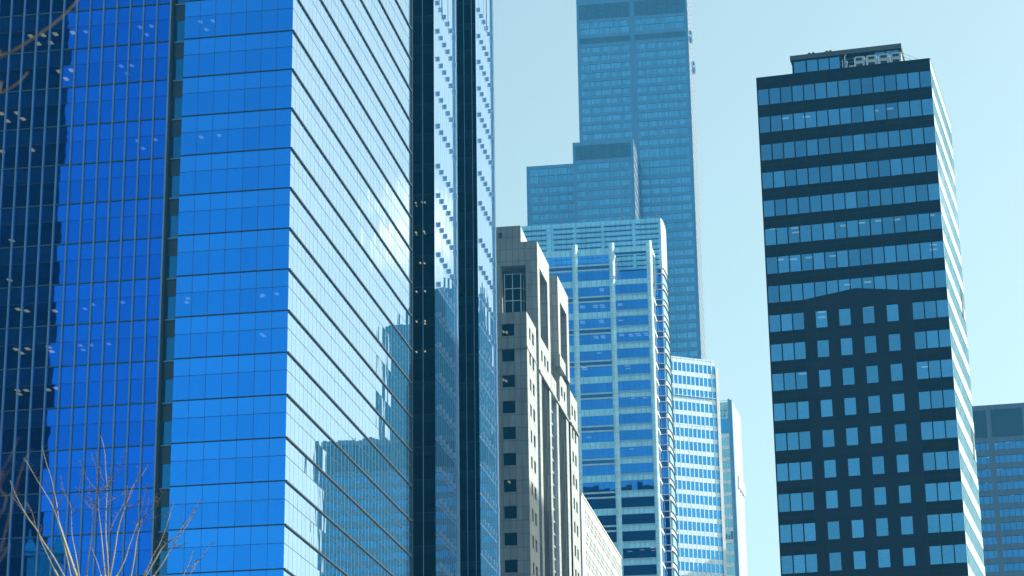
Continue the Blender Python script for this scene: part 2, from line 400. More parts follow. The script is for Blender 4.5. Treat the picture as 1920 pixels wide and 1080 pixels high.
# inside: ceilings and core, and the back of the tower
mb = MB()
FB = FS
for k in range(-17, 32):
    z = ZK + k * FLH
    mb.box(FF, -33.5, -12.2, z + 2.68, z + 3.9, -9.0, -.35); mb.box(FF, RC1 + .05, -.3, z + 2.68, z + 3.9, -9.0, -.2)
    mb.box(FD, -WN, -.2, z + 3.05, z + 3.9, -9.0, -.2); mb.box(FD2, -WN, -.2, z + 3.05, z + 3.9, -7.0, -.2)
mb.box(FF, -33.5, -.3, 0, ZTOP, -9.3, -9.0, 1); mb.box(FD, -WN, -.3, 0, ZTOP, -9.4, -9.1, 1); mb.box(FD2, -WN, -.3, 0, ZTOP, -7.4, -7.1, 1)
mb.build('interior', [M['interior'], M['room']], T1)
mb = MB(); A = FF.P(-12.17 - ncl * pit, 0); Bq = FF.P(0, 0); Cq = FS.P(LSIDE, 0); Cn = FS.P(LSIDE, 0, -WN); Dn = FD.P(-WN, 0); Dq = FD.P(0, 0); Eq = F2.P(L2, 0); En = F2.P(L2, 0, -WN); Gn = FD2.P(-WN, 0); Gq = FD2.P(0, 0); Hq = F3.P(L3, 0)
Iq = Hq - FF.u * 78.0; Aw = FF.P(-85, 0)
ring = [A, Bq, Cq, Cn, Dn, Dq, Eq, En, Gn, Gq, Hq, Iq, Aw]
mb.poly([(p.x, p.y, ZTOP) for p in ring]); 
for p, q in ((Hq, Iq), (Iq, Aw), (Aw, A), (Cn, Cq), (Dn, Cn), (En, Eq), (Gn, En)): mb.poly([(p.x, p.y, 0), (q.x, q.y, 0), (q.x, q.y, ZTOP), (p.x, p.y, ZTOP)])
mb.build('back_wall', M['dark_gl'], T1)
# ceiling lights seen through the glass
def t1_light(x, y, mat, **kw):
    a, z = FF.hit(x, y)
    k = math.floor((z - ZK) / FLH); zc = ZK + k * FLH + 2.66
    ceiling_light(FF, T1, x, y, zc, mat, **kw)
for x, y in ((58, 68), (81, 66), (104, 64), (137, 61.5), (72, 82), (95, 80), (111, 134), (134, 132), (124, 148), (14, 227), (3, 213), (32, 212), (43, 223), (4, 284), (60, 281), (22, 451), (18, 525),
             (34, 580), (50, 583), (103, 583), (30, 655), (52, 654), (91, 651), (40, 662), (97, 659), (33, 732), (49, 732), (36, 739), (90, 731), (106, 728)):
    t1_light(x, y, M['warm'], w_=.42, l_=.75)
for x, y in ((161, 59.5), (263, 51), (284, 49), (275, 65), (227, 124), (247, 123), (239, 138), (258, 264), (268, 278), (291, 262), (174, 571), (159, 579), (230, 567), (151, 648), (171, 647), (156, 656), (204, 645),
             (376, 41), (399, 39), (387, 55.5), (377, 257), (411, 254), (352, 559.5), (350, 567), (493, 553), (491, 556), (519, 551), (495, 630), (491, 627)):
    t1_light(x, y, M['cool'], w_=.34, l_=.6)
for x, y in ((780, 381), (792, 380), (797, 380), (781, 386), (780, 436), (795, 434), (781, 440), (797, 438), (788, 493), (796, 494), (781, 547), (797, 546), (781, 603), (797, 602), (797, 607), (781, 660), (797, 659), (784, 1020)):
    a, z = FD.hit(x, y); k = math.floor((z - ZK) / FLH); ceiling_light(FD, T1, x, y, ZK + k * FLH + 3.04, M['dim_warm'], w_=.16, l_=.5)

# ==================================================================== dark office tower at right
FR = FP(1417.6, 146.7, 279, 104.5)
RT = thing('dark_tower', 'dark clad office tower with square blue windows and a windowed gable panel on its front', 'skyscraper', (FR.p.x, FR.p.y, 0))
S = 2.79
def Z(z100): return 1.7 + (z100 - 1.7) * S
RW = 21.82; RZT = Z(44.33)
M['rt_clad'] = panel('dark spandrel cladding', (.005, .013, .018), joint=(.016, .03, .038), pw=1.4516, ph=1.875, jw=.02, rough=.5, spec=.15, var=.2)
M['rt_panel'] = panel('navy gable cladding', (.005, .013, .024), joint=(.015, .03, .045), pw=5.8, ph=3.745, jw=.02, rough=.5, spec=.2, var=.10)
M['rt_glass'] = glass('office window glass', (.08, .27, .46), (.9, .95, 1), p=4, trans=.30, wav=.0006, var=.20)
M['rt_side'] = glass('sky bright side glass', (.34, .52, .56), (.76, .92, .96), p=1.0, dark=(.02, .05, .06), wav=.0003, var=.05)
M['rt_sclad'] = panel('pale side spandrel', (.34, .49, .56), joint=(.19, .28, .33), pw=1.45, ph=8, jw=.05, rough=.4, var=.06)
pit = 1.4516; rows = []
k = 0
while Z(43.773 - 1.3424 * k) > 4:
    zt = Z(43.773 - 1.3424 * k); rows.append((zt - .785 * S, zt)); k += 1
holes = []
for k, (zb, zt) in enumerate(rows):
    for i in range(15):
        if k >= 8 and 3 <= i <= 11: continue
        a = .145 + i * pit; holes.append((a, a + 1.325, zb, zt))
ph_ = []
for k, (zb, zt) in enumerate(rows):
    if k < 8: continue
    for c in (3.92, 5.88, 7.86, 9.86):
        a = .145 + c * pit; ph_.append((a, a + 1.39, zb, zt))
mb = MB(); mb.facade(FR, 0, RW, 0, RZT, holes + [(4.6, 17.4, 0.5, rows[8][1] + .1)], reveal=.12)
mb.build('front_wall', M['rt_clad'], RT)
windows(FR, holes, .12, M['rt_glass'], RT, limit=60)
mb = MB(); P0, P1 = 4.42, 17.55; zb8 = rows[7][0]; zpk = 91.55
mb.facade(FR, P0, P1, 0, zb8 - .02, ph_, reveal=.2, d=.10)
pk = 10.87; d = .10
mb.poly([FR.P(P0, zb8 - .02, d), FR.P(P1, zb8 - .02, d), FR.P(pk, zpk, d)], 0, [(P0, zb8), (P1, zb8), (pk, zpk)])
mb.poly([FR.P(P0, 0, d), FR.P(P0, 0, -.02), FR.P(P0, zb8 - .02, -.02), FR.P(P0, zb8 - .02, d)])
mb.poly([FR.P(P1, 0, -.02), FR.P(P1, 0, d), FR.P(P1, zb8 - .02, d), FR.P(P1, zb8 - .02, -.02)])
mb.poly([FR.P(P0, zb8 - .02, d), FR.P(pk, zpk, d), FR.P(pk, zpk, -.1), FR.P(P0, zb8 - .02, -.1)]); mb.poly([FR.P(pk, zpk, d), FR.P(P1, zb8 - .02, d), FR.P(P1, zb8 - .02, -.1), FR.P(pk, zpk, -.1)])
blinds = Pieces()
gp = mb.build('gable_panel', M['rt_panel'], RT)
windows(FR, ph_, .08, M['rt_glass'], RT, limit=40)
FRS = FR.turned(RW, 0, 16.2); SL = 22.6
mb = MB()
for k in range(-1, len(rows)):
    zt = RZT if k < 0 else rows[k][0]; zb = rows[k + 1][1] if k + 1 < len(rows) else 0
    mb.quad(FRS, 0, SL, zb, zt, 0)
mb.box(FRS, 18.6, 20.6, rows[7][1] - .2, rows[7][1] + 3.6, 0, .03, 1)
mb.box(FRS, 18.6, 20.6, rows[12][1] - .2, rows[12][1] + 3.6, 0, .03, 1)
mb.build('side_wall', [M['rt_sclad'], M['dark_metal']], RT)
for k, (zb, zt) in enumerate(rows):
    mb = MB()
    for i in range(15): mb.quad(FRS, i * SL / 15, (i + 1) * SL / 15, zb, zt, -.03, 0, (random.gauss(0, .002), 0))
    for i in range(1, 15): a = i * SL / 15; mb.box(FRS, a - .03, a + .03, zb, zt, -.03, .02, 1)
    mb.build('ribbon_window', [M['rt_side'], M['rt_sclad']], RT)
mb = MB()
for zb, zt in rows: mb.box(FR, .3, RW - .3, zt + .02, zt + 1.2, -6, -.3); mb.box(FR, .3, RW - .3, zb - 1.0, zb - .02, -.9, -.3)
mb.box(FR, .3, RW - .3, 0, RZT - 1, -6.3, -6, 1); mb.build('interior', [M['interior'], M['room']], RT)
mb_blind = M['blind'] = panel('grey window blind', (.10, .13, .14), joint=(.06, .08, .09), pw=4, ph=.12, jw=.02)
for hh in holes + ph_:
    if random.random() < .45:
        q = MB(); f = random.choice((.25, .4, .6, 1.0)); q.quad(FR, hh[0], hh[1], hh[3] - (hh[3] - hh[2]) * f, hh[3], -.38)
        blinds.add(q)
blinds.build('blind', M['blind'], RT, limit=70)
for x, y in ((1450, 430), (1490, 428), (1492, 436), (1548, 425), (1582, 423), (1615, 418), (1648, 414), (1681, 412), (1745, 404), (1463, 487), (1488, 486), (1517, 483), (1533, 482), (1562, 480), (1583, 478), (1713, 461), (1713, 472), (1750, 459), (1750, 468),
             (1472, 222), (1512, 219), (1640, 208), (1668, 204), (1690, 202), (1712, 200), (1541, 585), (1541, 595), (1582, 583), (1590, 534), (1627, 529), (1632, 577), (1676, 577), (1740, 570), (1480, 704), (1505, 701), (1735, 688), (1764, 685), (1545, 759), (1590, 912), (1607, 915)):
    a, z = FR.hit(x, y); zc = min([t for b_, t in rows if t > z] or [z]); ceiling_light(FR, RT, x, y, zc - .03, M['cool'], w_=.9, l_=.5)
mb = MB(); q = [FR.P(0, 0), FR.P(RW, 0), FRS.P(SL, 0), FR.P(0, 0) + (FRS.P(SL, 0) - FR.P(RW, 0))]
mb.poly([(p.x, p.y, RZT - .45) for p in q])
for a, b in ((q[2], q[3]), (q[3], q[0])): mb.poly([(a.x, a.y, 0), (b.x, b.y, 0), (b.x, b.y, RZT), (a.x, a.y, RZT)])
mb.box(FR, .0, RW, RZT, RZT + .06, -.35, .03); mb.box(FRS, .05, SL, RZT, RZT + .055, -.35, .03)
mb.build('roof', M['rt_clad'], RT)
# rooftop house
RTP = FR.moved(0, -6)
ZR = RZT - .45
mb = MB()
ph_w = [(4.13, 5.63), (5.82, 7.17), (7.32, 8.62), (8.75, 10.02), (14.56, 15.85), (16.0, 17.59)]
mb.facade(RTP, 3.9, 17.9, ZR, 125.05, [(a, b, ZR + .3, 125.0) for a, b in ph_w], reveal=.08)
for a, b in ((17.9, 17.9), (3.9, 3.9)):
    pts = [RTP.P(a, ZR, 0), RTP.P(a, ZR, -9), RTP.P(a, 125.05, -9), RTP.P(a, 125.05, 0)]
    mb.poly(pts if a > 10 else pts[::-1])
mb.poly([RTP.P(17.9, ZR, -9), RTP.P(3.9, ZR, -9), RTP.P(3.9, 125.05, -9), RTP.P(17.9, 125.05, -9)])
rh = mb.build('rooftop_house', M['rt_clad'], RT)
mb = MB(); mb.box(RTP, 3.7, 18.0, 125.05, 125.68, -9.2, .25); mb.build('fascia', panel('grey roof fascia', (.075, .10, .10), rough=.7), rh)
for a, b in ph_w:
    mb = MB(); mb.quad(RTP, a, b, ZR + .3, 125.0, -.07); mb.build('window', M['rt_glass'], rh)
# cooling units on the roof
M['ac'] = panel('galvanised unit casing', (.42, .52, .56), rough=.35, metal=.2); M['grille'] = panel('black unit grille', (.02, .03, .04), joint=(.06, .08, .09), pw=.1, ph=.06, jw=.02)
RTA = FR.moved(0, -3)
acs = ['cooling unit nearest the small control box on the dark tower roof', 'second cooling unit from the control box on the dark tower roof', 'third cooling unit from the control box on the dark tower roof', 'cooling unit at the open end of the row, beside the descending roof rail']
for i, lab in enumerate(acs):
    a0 = 12.2 + i * 1.545
    u = thing('cooling_unit', 'pale ' + lab, 'cooling unit', tuple(RTA.P(a0 + .65, ZR, -.5)), 'cooling units in a row on the dark tower roof')
    mb = MB(); mb.facade(RTA, a0, a0 + 1.28, ZR + .15, 123.25, [(a0 + .2, a0 + 1.0, 122.74, 123.10), (a0 + .2, a0 + 1.0, 121.92, 122.34)], reveal=.15)
    mb.box(RTA, a0 + .002, a0 + 1.278, ZR + .15, 123.25, -1.3, -.16)
    for x0 in (a0, a0 + 1.28):
        pts = [RTA.P(x0, ZR + .15, 0), RTA.P(x0, ZR + .15, -.17), RTA.P(x0, 123.25, -.17), RTA.P(x0, 123.25, 0)]
        mb.poly(pts if x0 > a0 else pts[::-1])
    mb.poly([RTA.P(a0, 123.25, 0), RTA.P(a0 + 1.28, 123.25, 0), RTA.P(a0 + 1.28, 123.25, -.17), RTA.P(a0, 123.25, -.17)])
    mb.box(RTA, a0 + .1, a0 + 1.18, 123.25, 123.34, -1.2, -.1)
    mb.build('casing', M['ac'], u)
    for z0, z1 in ((122.74, 123.10), (121.92, 122.34)):
        mb = MB(); mb.quad(RTA, a0 + .2, a0 + 1.0, z0, z1, -.13); mb.build('grille', M['grille'], u)
    mb = MB()
    for x in (.05, 1.13):
        for dd in (-1.25, -.15): mb.box(RTA, a0 + x, a0 + x + .1, ZR, ZR + .15, dd, dd + .1)
    mb.build('foot', M['dark_metal'], u)
u = thing('control_box', 'small pale control box at the left end of the rooftop cooling units', 'control box', tuple(RTA.P(11.1, ZR, 0)))
mb = MB(); mb.box(RTA, 10.95, 11.3, ZR + .1, 122.9, -.3, 0); mb.box(RTA, 11.5, 12.1, ZR + .1, 122.2, -.5, 0); mb.build('casing', M['ac'], u)
mb = MB(); mb.box(RTA, 11.02, 11.23, 122.3, 122.75, 0, .02); mb.build('door', M['fin_metal'], u)
mb = MB(); mb.tube([RTA.P(10.98, 122.9, -.2), RTA.P(10.98, 123.7, -.2), RTA.P(11.06, 123.8, -.2)], [.02, .02, .02]); mb.tube([RTA.P(11.06, 123.8, -.2), RTA.P(11.14, 123.72, -.2)], [.06, .05]); mb.build('lamp', M['ac'], u)
# railing
RTR = FR.moved(0, -1)
u = thing('roof_railing', 'thin grey pipe railing round the cooling units, sloping down to the roof corner', 'railing', tuple(RTR.P(14, ZR, 0)))
mb = MB()
for dz in (0, -.45): mb.tube([RTR.P(10.0, 121.2 + dz, 0), RTR.P(10.9, 122.25 + dz, 0), RTR.P(18.4, 122.25 + dz, 0), RTR.P(20.6, 121.0 + dz, 0)], [.022] * 4)
mb.build('rail', M['fin_metal'], u)
mb = MB()
for a in (10.9, 12.4, 13.9, 15.4, 16.9, 18.4): mb.tube([RTR.P(a, ZR, 0), RTR.P(a, 122.25, 0)], [.022, .022])
mb.tube([RTR.P(19.3, ZR, 0), RTR.P(19.3, 121.75, 0)], [.022, .022])
mb.build('post', M['fin_metal'], u)
vl = ['first', 'second', 'third', 'fourth']
for i, a in enumerate((6.19, 6.71, 8.44, 8.92)):
    c = RTP.P(a, 125.68, -.3)
    u = thing('roof_vent', f'{vl[i]} small mushroom vent from the left on the rooftop house edge', 'roof vent', tuple(c), 'mushroom vents on the rooftop house')
    mb = MB(); mb.tube([c, c + Vector((0, 0, .22))], [.12, .12], 10); mb.build('pipe', M['dark_metal'], u)
    mb = MB(); mb.tube([c + Vector((0, 0, .2)), c + Vector((0, 0, .3)), c + Vector((0, 0, .38))], [.24, .22, .1], 12); mb.build('cap', M['dark_metal'], u)

# ==================================================================== stone tower
FA = FP(989.7, 750, 357, 98.2)
SA = Face(FA.p, 9.6)
ST = thing('stone_tower', 'pale granite tower with open square portal frames along its sunlit roofline', 'skyscraper', (FA.p.x, FA.p.y, 0))
M['stone'] = panel('pale granite panels', (.285, .32, .32), joint=(.13, .155, .16), pw=1.02, ph=2.1, jw=.035, rough=.7, var=.09, stain=.22)
M['st_gl'] = glass('dark office glass', (.03, .07, .10), (.7, .8, .85), p=4, trans=.35, wav=.001)
M['st_strip'] = glass('dark strip glass', (.02, .05, .05), (.55, .75, .85), p=2.0, dark=(.004, .01, .014), wav=.0025, wsc=.4, stretch=(1, .25, 1))
M['st_blue'] = glass('blue strip glass', (.10, .25, .38), (.65, .85, .95), p=2.0, dark=(.01, .03, .05), wav=.0015)
SBOT = 0
zA, zB = 115.5, 131.4
pitch = 4.2
holesA = [(-4.0, -2.0, 111.62 - pitch * k, 113.62 - pitch * k) for k in range(26)]
mb = MB()
mb.facade(FA, -12, 0, 0, zA, holesA, reveal=.3)
mb.box(FA, -12, .12, 109.45, 109.75, 0, .14)          # string course
def side_pairs(a0, zt0, n, lst): 
    return [(a0 + x0, a0 + x1, zt0 - 1.95 - pitch * k, zt0 - pitch * k) for k in range(n) for x0, x1 in lst]
hA = side_pairs(0, 113.6, 26, ((2.25, 3.65), (5.15, 6.9)))
hD = side_pairs(0, 113.2, 26, ((47.8, 49.5), (51.0, 52.75)))
hB = [(14.3, 15.75, 111.6, 113.42), (17.3, 18.95, 111.6, 113.42), (20.35, 22.05, 111.6, 113.42)]
hC = [(32.4, 34.15, 111.5, 113.2), (35.6, 37.4, 111.5, 113.2), (38.8, 40.5, 111.5, 113.2)]
mb.facade(SA, 0, 9.25, 0, zA, hA, reveal=.3)
mb.facade(SA, 45.9, 55.2, 0, 115.4, hD, reveal=.3)
mb.box(SA, .0, 9.3, 109.45, 109.75, 0, .10); mb.box(SA, 45.85, 55.5, 109.15, 109.45, 0, .30)
# base of the two frames with the tall dark strips between white piers
mb.facade(SA, 11.9, 24.6, 109.3, 115.5, hB, reveal=.3); mb.facade(SA, 30.3, 42.7, 109.3, 115.5, hC, reveal=.3, d=.0)
for a0, a1 in ((11.9, 14.15), (22.3, 24.2), (30.2, 32.2), (41.0, 43.75)): mb.box(SA, a0, a1, 0, 109.3, -1.2, 0)
mb.box(SA, 24.6, 30.3, 109.35, 112.2, -1.2, .02)
mb.box(SA, 11.9, 43.75, 108.9, 109.32, -.8, .22)
# roofs of the low blocks
mb.poly([SA.P(0, zA), SA.P(12, zA), FA.P(-12, zA) + SA.u * 12, FA.P(-12, zA)]); mb.poly([SA.P(43, 115.4), SA.P(55.2, 115.4), SA.P(55.2, 115.4, -16), SA.P(43, 115.4, -16)])
mb.build('wall', M['stone'], ST)
# portal frames: through openings in the side and in the front
def portal(a0, a1, o0, o1, wide, label=None, top=zB, d=0, hide=None):
    mb = MB()
    F = SA
    mb.facade(F, a0, a1, 115.5, top, [(o0, o1, 115.5, 127.4)], reveal=5.0, d=d)
    Ff = F.turned(a0, d, 98.2)
    if hide: mb.facade(Ff, -wide, 0, 109.0, top, hide, reveal=2.5)
    else: mb.facade(Ff, -wide, 0, 109.0, top, [])
    mb.poly([F.P(a0, top, d), F.P(a1, top, d), F.P(a1, top, d - wide), F.P(a0, top, d - wide)])
    mb.poly([F.P(a1, 109, d), F.P(a1, 109, d - wide), F.P(a1, top, d - wide), F.P(a1, top, d)])
    mb.poly([F.P(a1, 115.4, d - wide), F.P(a0, 115.4, d - wide), F.P(a0, top, d - wide), F.P(a1, top, d - wide)])
    return mb.build('portal_frame', M['stone'], ST), Ff
pb, FBf = portal(11.9, 24.6, 14.1, 22.25, 12, hide=[(-6.15, -1.95, 115.2, 127.35)])
pcf, _ = portal(30.35, 42.65, 32.7, 40.3, 12, d=.55)
mb = MB(); mb.box(FBf, -12, -2.68, 131.4, 134.28, -8, -.02); 
mb.box(FBf, -16, -5.5, 134.28, 137.6, -24, -14); mb.build('roof_block', M['stone'], ST)
mb = MB(); mb.box(FBf, -6.4, -5.75, 132.3, 133.2, -.1, .02); mb.build('louvre', M['grille'], ST)
mb = MB(); mb.box(SA, 28.4, 34.8, 114.65, 116.75, 0, 1.0); mb.build('balcony', M['stone'], ST)
# glass bay in the front opening
mb = MB()
mb.quad(FBf, -5.6, -2.9, 115.2, 126.3, -1.0, 0); mb.poly([FBf.P(-2.9, 115.2, -1.0), FBf.P(-2.9, 115.2, -2.5) + FBf.u * 1.1, FBf.P(-2.9, 126.3, -2.5) + FBf.u * 1.1, FBf.P(-2.9, 126.3, -1.0)])
bay = mb.build('bay_window', M['st_strip'], ST)
mb = MB()
for z in (115.3, 117.4, 119.5, 121.6, 123.7, 126.2): mb.box(FBf, -5.6, -2.9, z - .05, z + .05, -1.0, -.93)
for a in (-5.6, -4.3, -2.95): mb.box(FBf, a - .05, a + .05, 115.2, 126.3, -1.0, -.92)
Fbs = FBf.turned(-2.9, -1.0, 98.2 + 180 - 126)
Fbs = Face(FBf.P(-2.9, 0, -1.0), math.degrees(math.atan2((FBf.u * 1.1 - FBf.n * 1.5).x, (FBf.u * 1.1 - FBf.n * 1.5).y)))
for z in (115.3, 117.4, 119.5, 121.6, 123.7, 126.2): mb.box(Fbs, 0, 1.86, z - .05, z + .05, 0, .05)
for a in (0, .62, 1.24): mb.box(Fbs, a - .04, a + .04, 115.2, 126.3, 0, .05)
mb.build('frame', M['white_metal'], bay)
windows(FA, holesA, .3, M['st_gl'], ST, limit=13, vis=lambda x, y: x > 935)
vis_st = lambda x, y: x < 1092
windows(SA, hA + hB + hC + hD, .3, M['st_gl'], ST, limit=80, vis=vis_st)
# strips of glass between the piers
for a0, a1, z1, mt, nm in ((9.25, 11.9, 115.0, 'st_blue', 3), (14.15, 22.3, 108.9, 'st_strip', 5), (24.2, 30.2, 109.3, 'st_blue', 3), (32.2, 41.0, 108.9, 'st_strip', 5), (43.75, 45.9, 113.5, 'st_blue', 1)):
    mb = MB(); n = max(2, int((a1 - a0) / 1.3)); dx = (a1 - a0) / n; z = 0
    while z < z1:
        zt = min(z + pitch, z1)
        for i in range(n): mb.quad(SA, a0 + i * dx, a0 + (i + 1) * dx, z, zt, -.8, 0, (random.gauss(0, .003), random.gauss(0, .001)))
        z = zt
    sw = mb.build('strip_window', M[mt], ST)
    mb = MB(); z = 109.0 + pitch
    if mt == 'st_blue':
        while z > 2:
            if z < z1: mb.box(SA, a0, a1, z - .05, z + .05, -.8, -.62)
            z -= pitch / 2 if a1 - a0 > 4 else pitch
        mb.box(SA, (a0 + a1) / 2 - .05, (a0 + a1) / 2 + .05, 0, z1, -.8, -.65); mm_ = M['white_metal']
    else:
        for i in range(1, n):
            a = a0 + i * dx; mb.box(SA, a - .12, a + .12, 0, z1, -.8, -.25)
        mm_ = M['dark_bronze'] if 'dark_bronze' in M else panel('bronze fins', (.05, .07, .06), rough=.5)
        M['dark_bronze'] = mm_
    mb.build('frame', mm_, sw)
mb = MB()
for k in range(26):
    z = 109.4 - pitch * (k - 1); mb.box(FA, -11.5, -.5, z + 4.25 - 4.2 + .1 - .35, z + .25, -7, -.5)
mb.box(FA, -11.5, -.5, 0, 115, -7.3, -7, 1)
mb.poly([SA.P(55.2, 0), SA.P(55.2, 0, -20), SA.P(55.2, 115.4, -20), SA.P(55.2, 115.4)]); mb.poly([SA.P(55, 0, -14), SA.P(0, 0, -14), SA.P(0, 115, -14), SA.P(55, 115, -14)])
mb.build('interior', [M['interior'], M['room']], ST)
for x, y in ((944, 622), (950, 623), (944, 712), (949, 714), (948, 896), (955, 904), (954, 990), (957, 1036), (953, 991)):
    a, z = FA.hit(x, y); k = math.ceil((z - 113.62) / pitch); ceiling_light(FA, ST, x, y, 113.62 + pitch * k - .2 + .0, M['warm'], w_=.35, l_=1.4)

# ==================================================================== low white block behind the stone tower
SLW = FP(1089.5, 926, 445, 9.3)
LW = thing('white_block', 'long low white office block with fine window grid, between stone and blue glass towers', 'office block', (SLW.p.x, SLW.p.y, 0))
M['lw'] = panel('white cladding', (.50, .52, .50), joint=(.45, .47, .46), pw=2.0, ph=3.9, jw=.04, rough=.5, var=.03)
M['lw_gl'] = glass('pale grid glass', (.16, .30, .38), (.75, .88, .92), p=2, dark=(.02, .05, .07))
lz = 106.5; lp = 4.03
holes = []
for k in range(24):
    zt = 104.75 - lp * k
    for i in range(28):
        a = 5.2 + i * 2.04
        holes.append((a, a + 1.25, zt - 2.9, zt))
mb = MB(); mb.facade(SLW, 2.6, 62.6, 0, lz, holes, reveal=.12)
Ff = SLW.turned(0, 0, 98.5); mb.facade(Ff, -30, 0, 0, lz, []); mb.poly([SLW.P(0, 0), SLW.P(2.6, 0), SLW.P(2.6, lz), SLW.P(0, lz)])
mb.box(SLW, 0, 62.6, lz, lz + .35, -30, .15); mb.poly([SLW.P(62.6, 0), SLW.P(62.6, 0, -30), SLW.P(62.6, lz, -30), SLW.P(62.6, lz)])
mb.build('wall', M['lw'], LW)
def grid_maker(mb, F, r, depth):
    mb.quad(F, r[0] - .01, r[1] + .01, r[2] - .01, r[3] + .01, -depth + .012, 0, (random.gauss(0, .002), 0))
    h = (r[3] - r[2]) / 3
    for j in (1, 2): mb.box(F, r[0], r[1], r[2] + h * j - .07, r[2] + h * j + .07, -depth, -.02, 1)
windows(SLW, holes, .12, [M['lw_gl'], M['lw']], LW, limit=70, vis=lambda x, y: x > 1090 and y < 1078, maker=grid_maker)

# ==================================================================== blue glass tower with white piers
BF = FP(1238.3, 408.3, 564, 98)
BT = thing('blue_tower', 'blue glass tower with pale round piers, banded floors and a louvred crown', 'skyscraper', (BF.p.x, BF.p.y, 0))
BC = BF.moved(0, -7)                      # crown and rear block
a_, zc_ = BC.hit(1238.3, 408.3); BC = BC.moved(a_, 0)
CZ = zc_; CH = 13.5
M['bt_gl'] = glass('royal blue glass', (.035, .20, .56), (1, 1, 1), p=4, trans=.30, wav=.0014, wsc=.5, var=.10)
M['bt_spa'] = panel('pale blue spandrel', (.34, .74, .94), joint=(.14, .38, .58), pw=1.28, ph=20, jw=.045, rough=.3, var=.05, spec=.6)
M['bt_crown'] = panel('blue crown panels', (.27, .70, .97), joint=(.11, .37, .60), pw=1.28, ph=1.36, jw=.05, rough=.3, var=.05, spec=.6)
M['bt_pier'] = panel('pale pier metal', (.44, .74, .86), joint=(.20, .44, .55), pw=30, ph=1.4, jw=.04, rough=.35, spec=.5)
M['bt_dark'] = glass('dark band glass', (.02, .09, .22), (.8, .8, .8), p=4, dark=(.004, .02, .05))
M['bt_rail'] = panel('light blue rail', (.42, .60, .70), rough=.35)
piers = [-3.2, -12.65, -22.0, -31.4]
bays = [(-12.0, -3.9, 'R'), (-21.4, -13.35, 'L'), (-30.8, -22.7, 'L')]
vis_bt = lambda x, y: x > 1062 and not (y > 926 + 1.63 * (x - 1090) and x < 1166)
wins = []; spans = Pieces(); rails = Pieces(); darks = Pieces()
ZB0 = 198.0
for a0, a1, kind in bays:
    if kind == 'R':
        zt = 188.25; 
        while zt > 6:
            wins.append((a0, a1, zt - 2.5, zt)); spans.new().quad(BF, a0, a1, zt - 4.2 + .0, zt - 2.5, -.06)
            rails.new().box(BF, a0, a1, zt - 2.62, zt - 2.5, -.06, .12); rails.new().box(BF, a0, a1, zt - 2.9, zt - 2.8, -.06, .08); rails.new().box(BF, a0, a1, zt - 4.2, zt - 4.1, -.06, .06)
            zt -= 4.2
        spans.new().quad(BF, a0, a1, 188.25, 189.6, -.06)
        spans.new().box(BF, a0, a1, 196.75, 198.0, -.5, .12); darks.new().box(BF, a0, a1, 196.4, 196.75, -.5, .0)  # dark strip under the beam is its shadow line, built as a box
    else:
        zt = 196.45; spans.new().quad(BF, a0, a1, 196.45, 198.0, -.06)
        while zt > 9:
            wins.append((a0, a1, zt - 2.5, zt)); rails.new().box(BF, a0, a1, zt - 2.9, zt - 2.5, -.06, .10)
            darks.new().quad(BF, a0, a1, zt - 3.75, zt - 2.9, -.06); rails.new().box(BF, a0, a1, zt - 4.15, zt - 3.75, -.06, .10)
            wins.append((a0, a1, zt - 6.7, zt - 4.15)); spans.new().quad(BF, a0, a1, zt - 8.4, zt - 6.7, -.06)
            zt -= 8.4 if False else 8.38
spans.build('spandrel', M['bt_spa'], BT, vis=vis_bt); rails.build('rail', M['bt_rail'], BT, vis=vis_bt); darks.build('louvre_shade_band', M['bt_dark'], BT, vis=vis_bt)
def bt_maker(mb, F, r, depth):
    n = 6; dx = (r[1] - r[0]) / n
    for i in range(n): mb.quad(F, r[0] + i * dx, r[0] + (i + 1) * dx, r[2] - .02, r[3] + .02, -.06, 0, (random.gauss(0, .002), random.gauss(0, .0015)))
    for i in range(1, n): mb.box(F, r[0] + i * dx - .03, r[0] + i * dx + .03, r[2], r[3], -.06, -.03, 1)
windows(BF, wins, .06, [M['bt_gl'], M['bt_dark']], BT, 'window', limit=95, vis=vis_bt, maker=bt_maker)
for a in piers:
    mb = MB(); n = 10
    pts = [(a + .70 * math.cos(math.pi * k / n), .75 * math.sin(math.pi * k / n)) for k in range(n + 1)]
    for (x0, d0), (x1, d1) in zip(pts, pts[1:]):
        mb.poly([BF.P(x1, 0, d1), BF.P(x0, 0, d0), BF.P(x0, 199.3, d0), BF.P(x1, 199.3, d1)], 0, [(x1, 0), (x0, 0), (x0, 199.3), (x1, 199.3)])
    mb.poly([BF.P(x, 199.3, d) for x, d in pts]); mb.poly([BF.P(a - .7, 0, -.3), BF.P(a + .7, 0, -.3), BF.P(a + .7, 199.3, -.3), BF.P(a - .7, 199.3, -.3)][::-1])
    for sg in (-1, 1):
        q = [BF.P(a + .7 * sg, 0, 0), BF.P(a + .7 * sg, 0, -.3), BF.P(a + .7 * sg, 199.3, -.3), BF.P(a + .7 * sg, 199.3, 0)]
        mb.poly(q if sg > 0 else q[::-1])
    mb.build('pier', M['bt_pier'], BT, smooth=False)
# front block right flank, seven metres deep, glass with pale floor rails
BS = BF.turned(-2.5, 0, 9.5)
mb = MB(); fr = MB()
zt = 188.25
while zt > 4:
    mb.quad(BS, .2, 7.0, zt - 4.2, zt, 0, 0); fr.box(BS, .2, 7.0, zt - 4.2, zt - 3.7, 0, .1); zt -= 4.2
for a in (2.4, 4.7): fr.box(BS, a - .06, a + .06, 0, 188, 0, .06)
for a in (.2, 6.6): fr.box(BS, a, a + .35, 188.25, 196.9, -.3, .1)
fr.box(BS, .2, 7, 196.9, 197.6, -.3, .1); 
fl = mb.build('flank_window', M['bt_gl'], BT); fr.build('frame', M['white_metal'], fl)
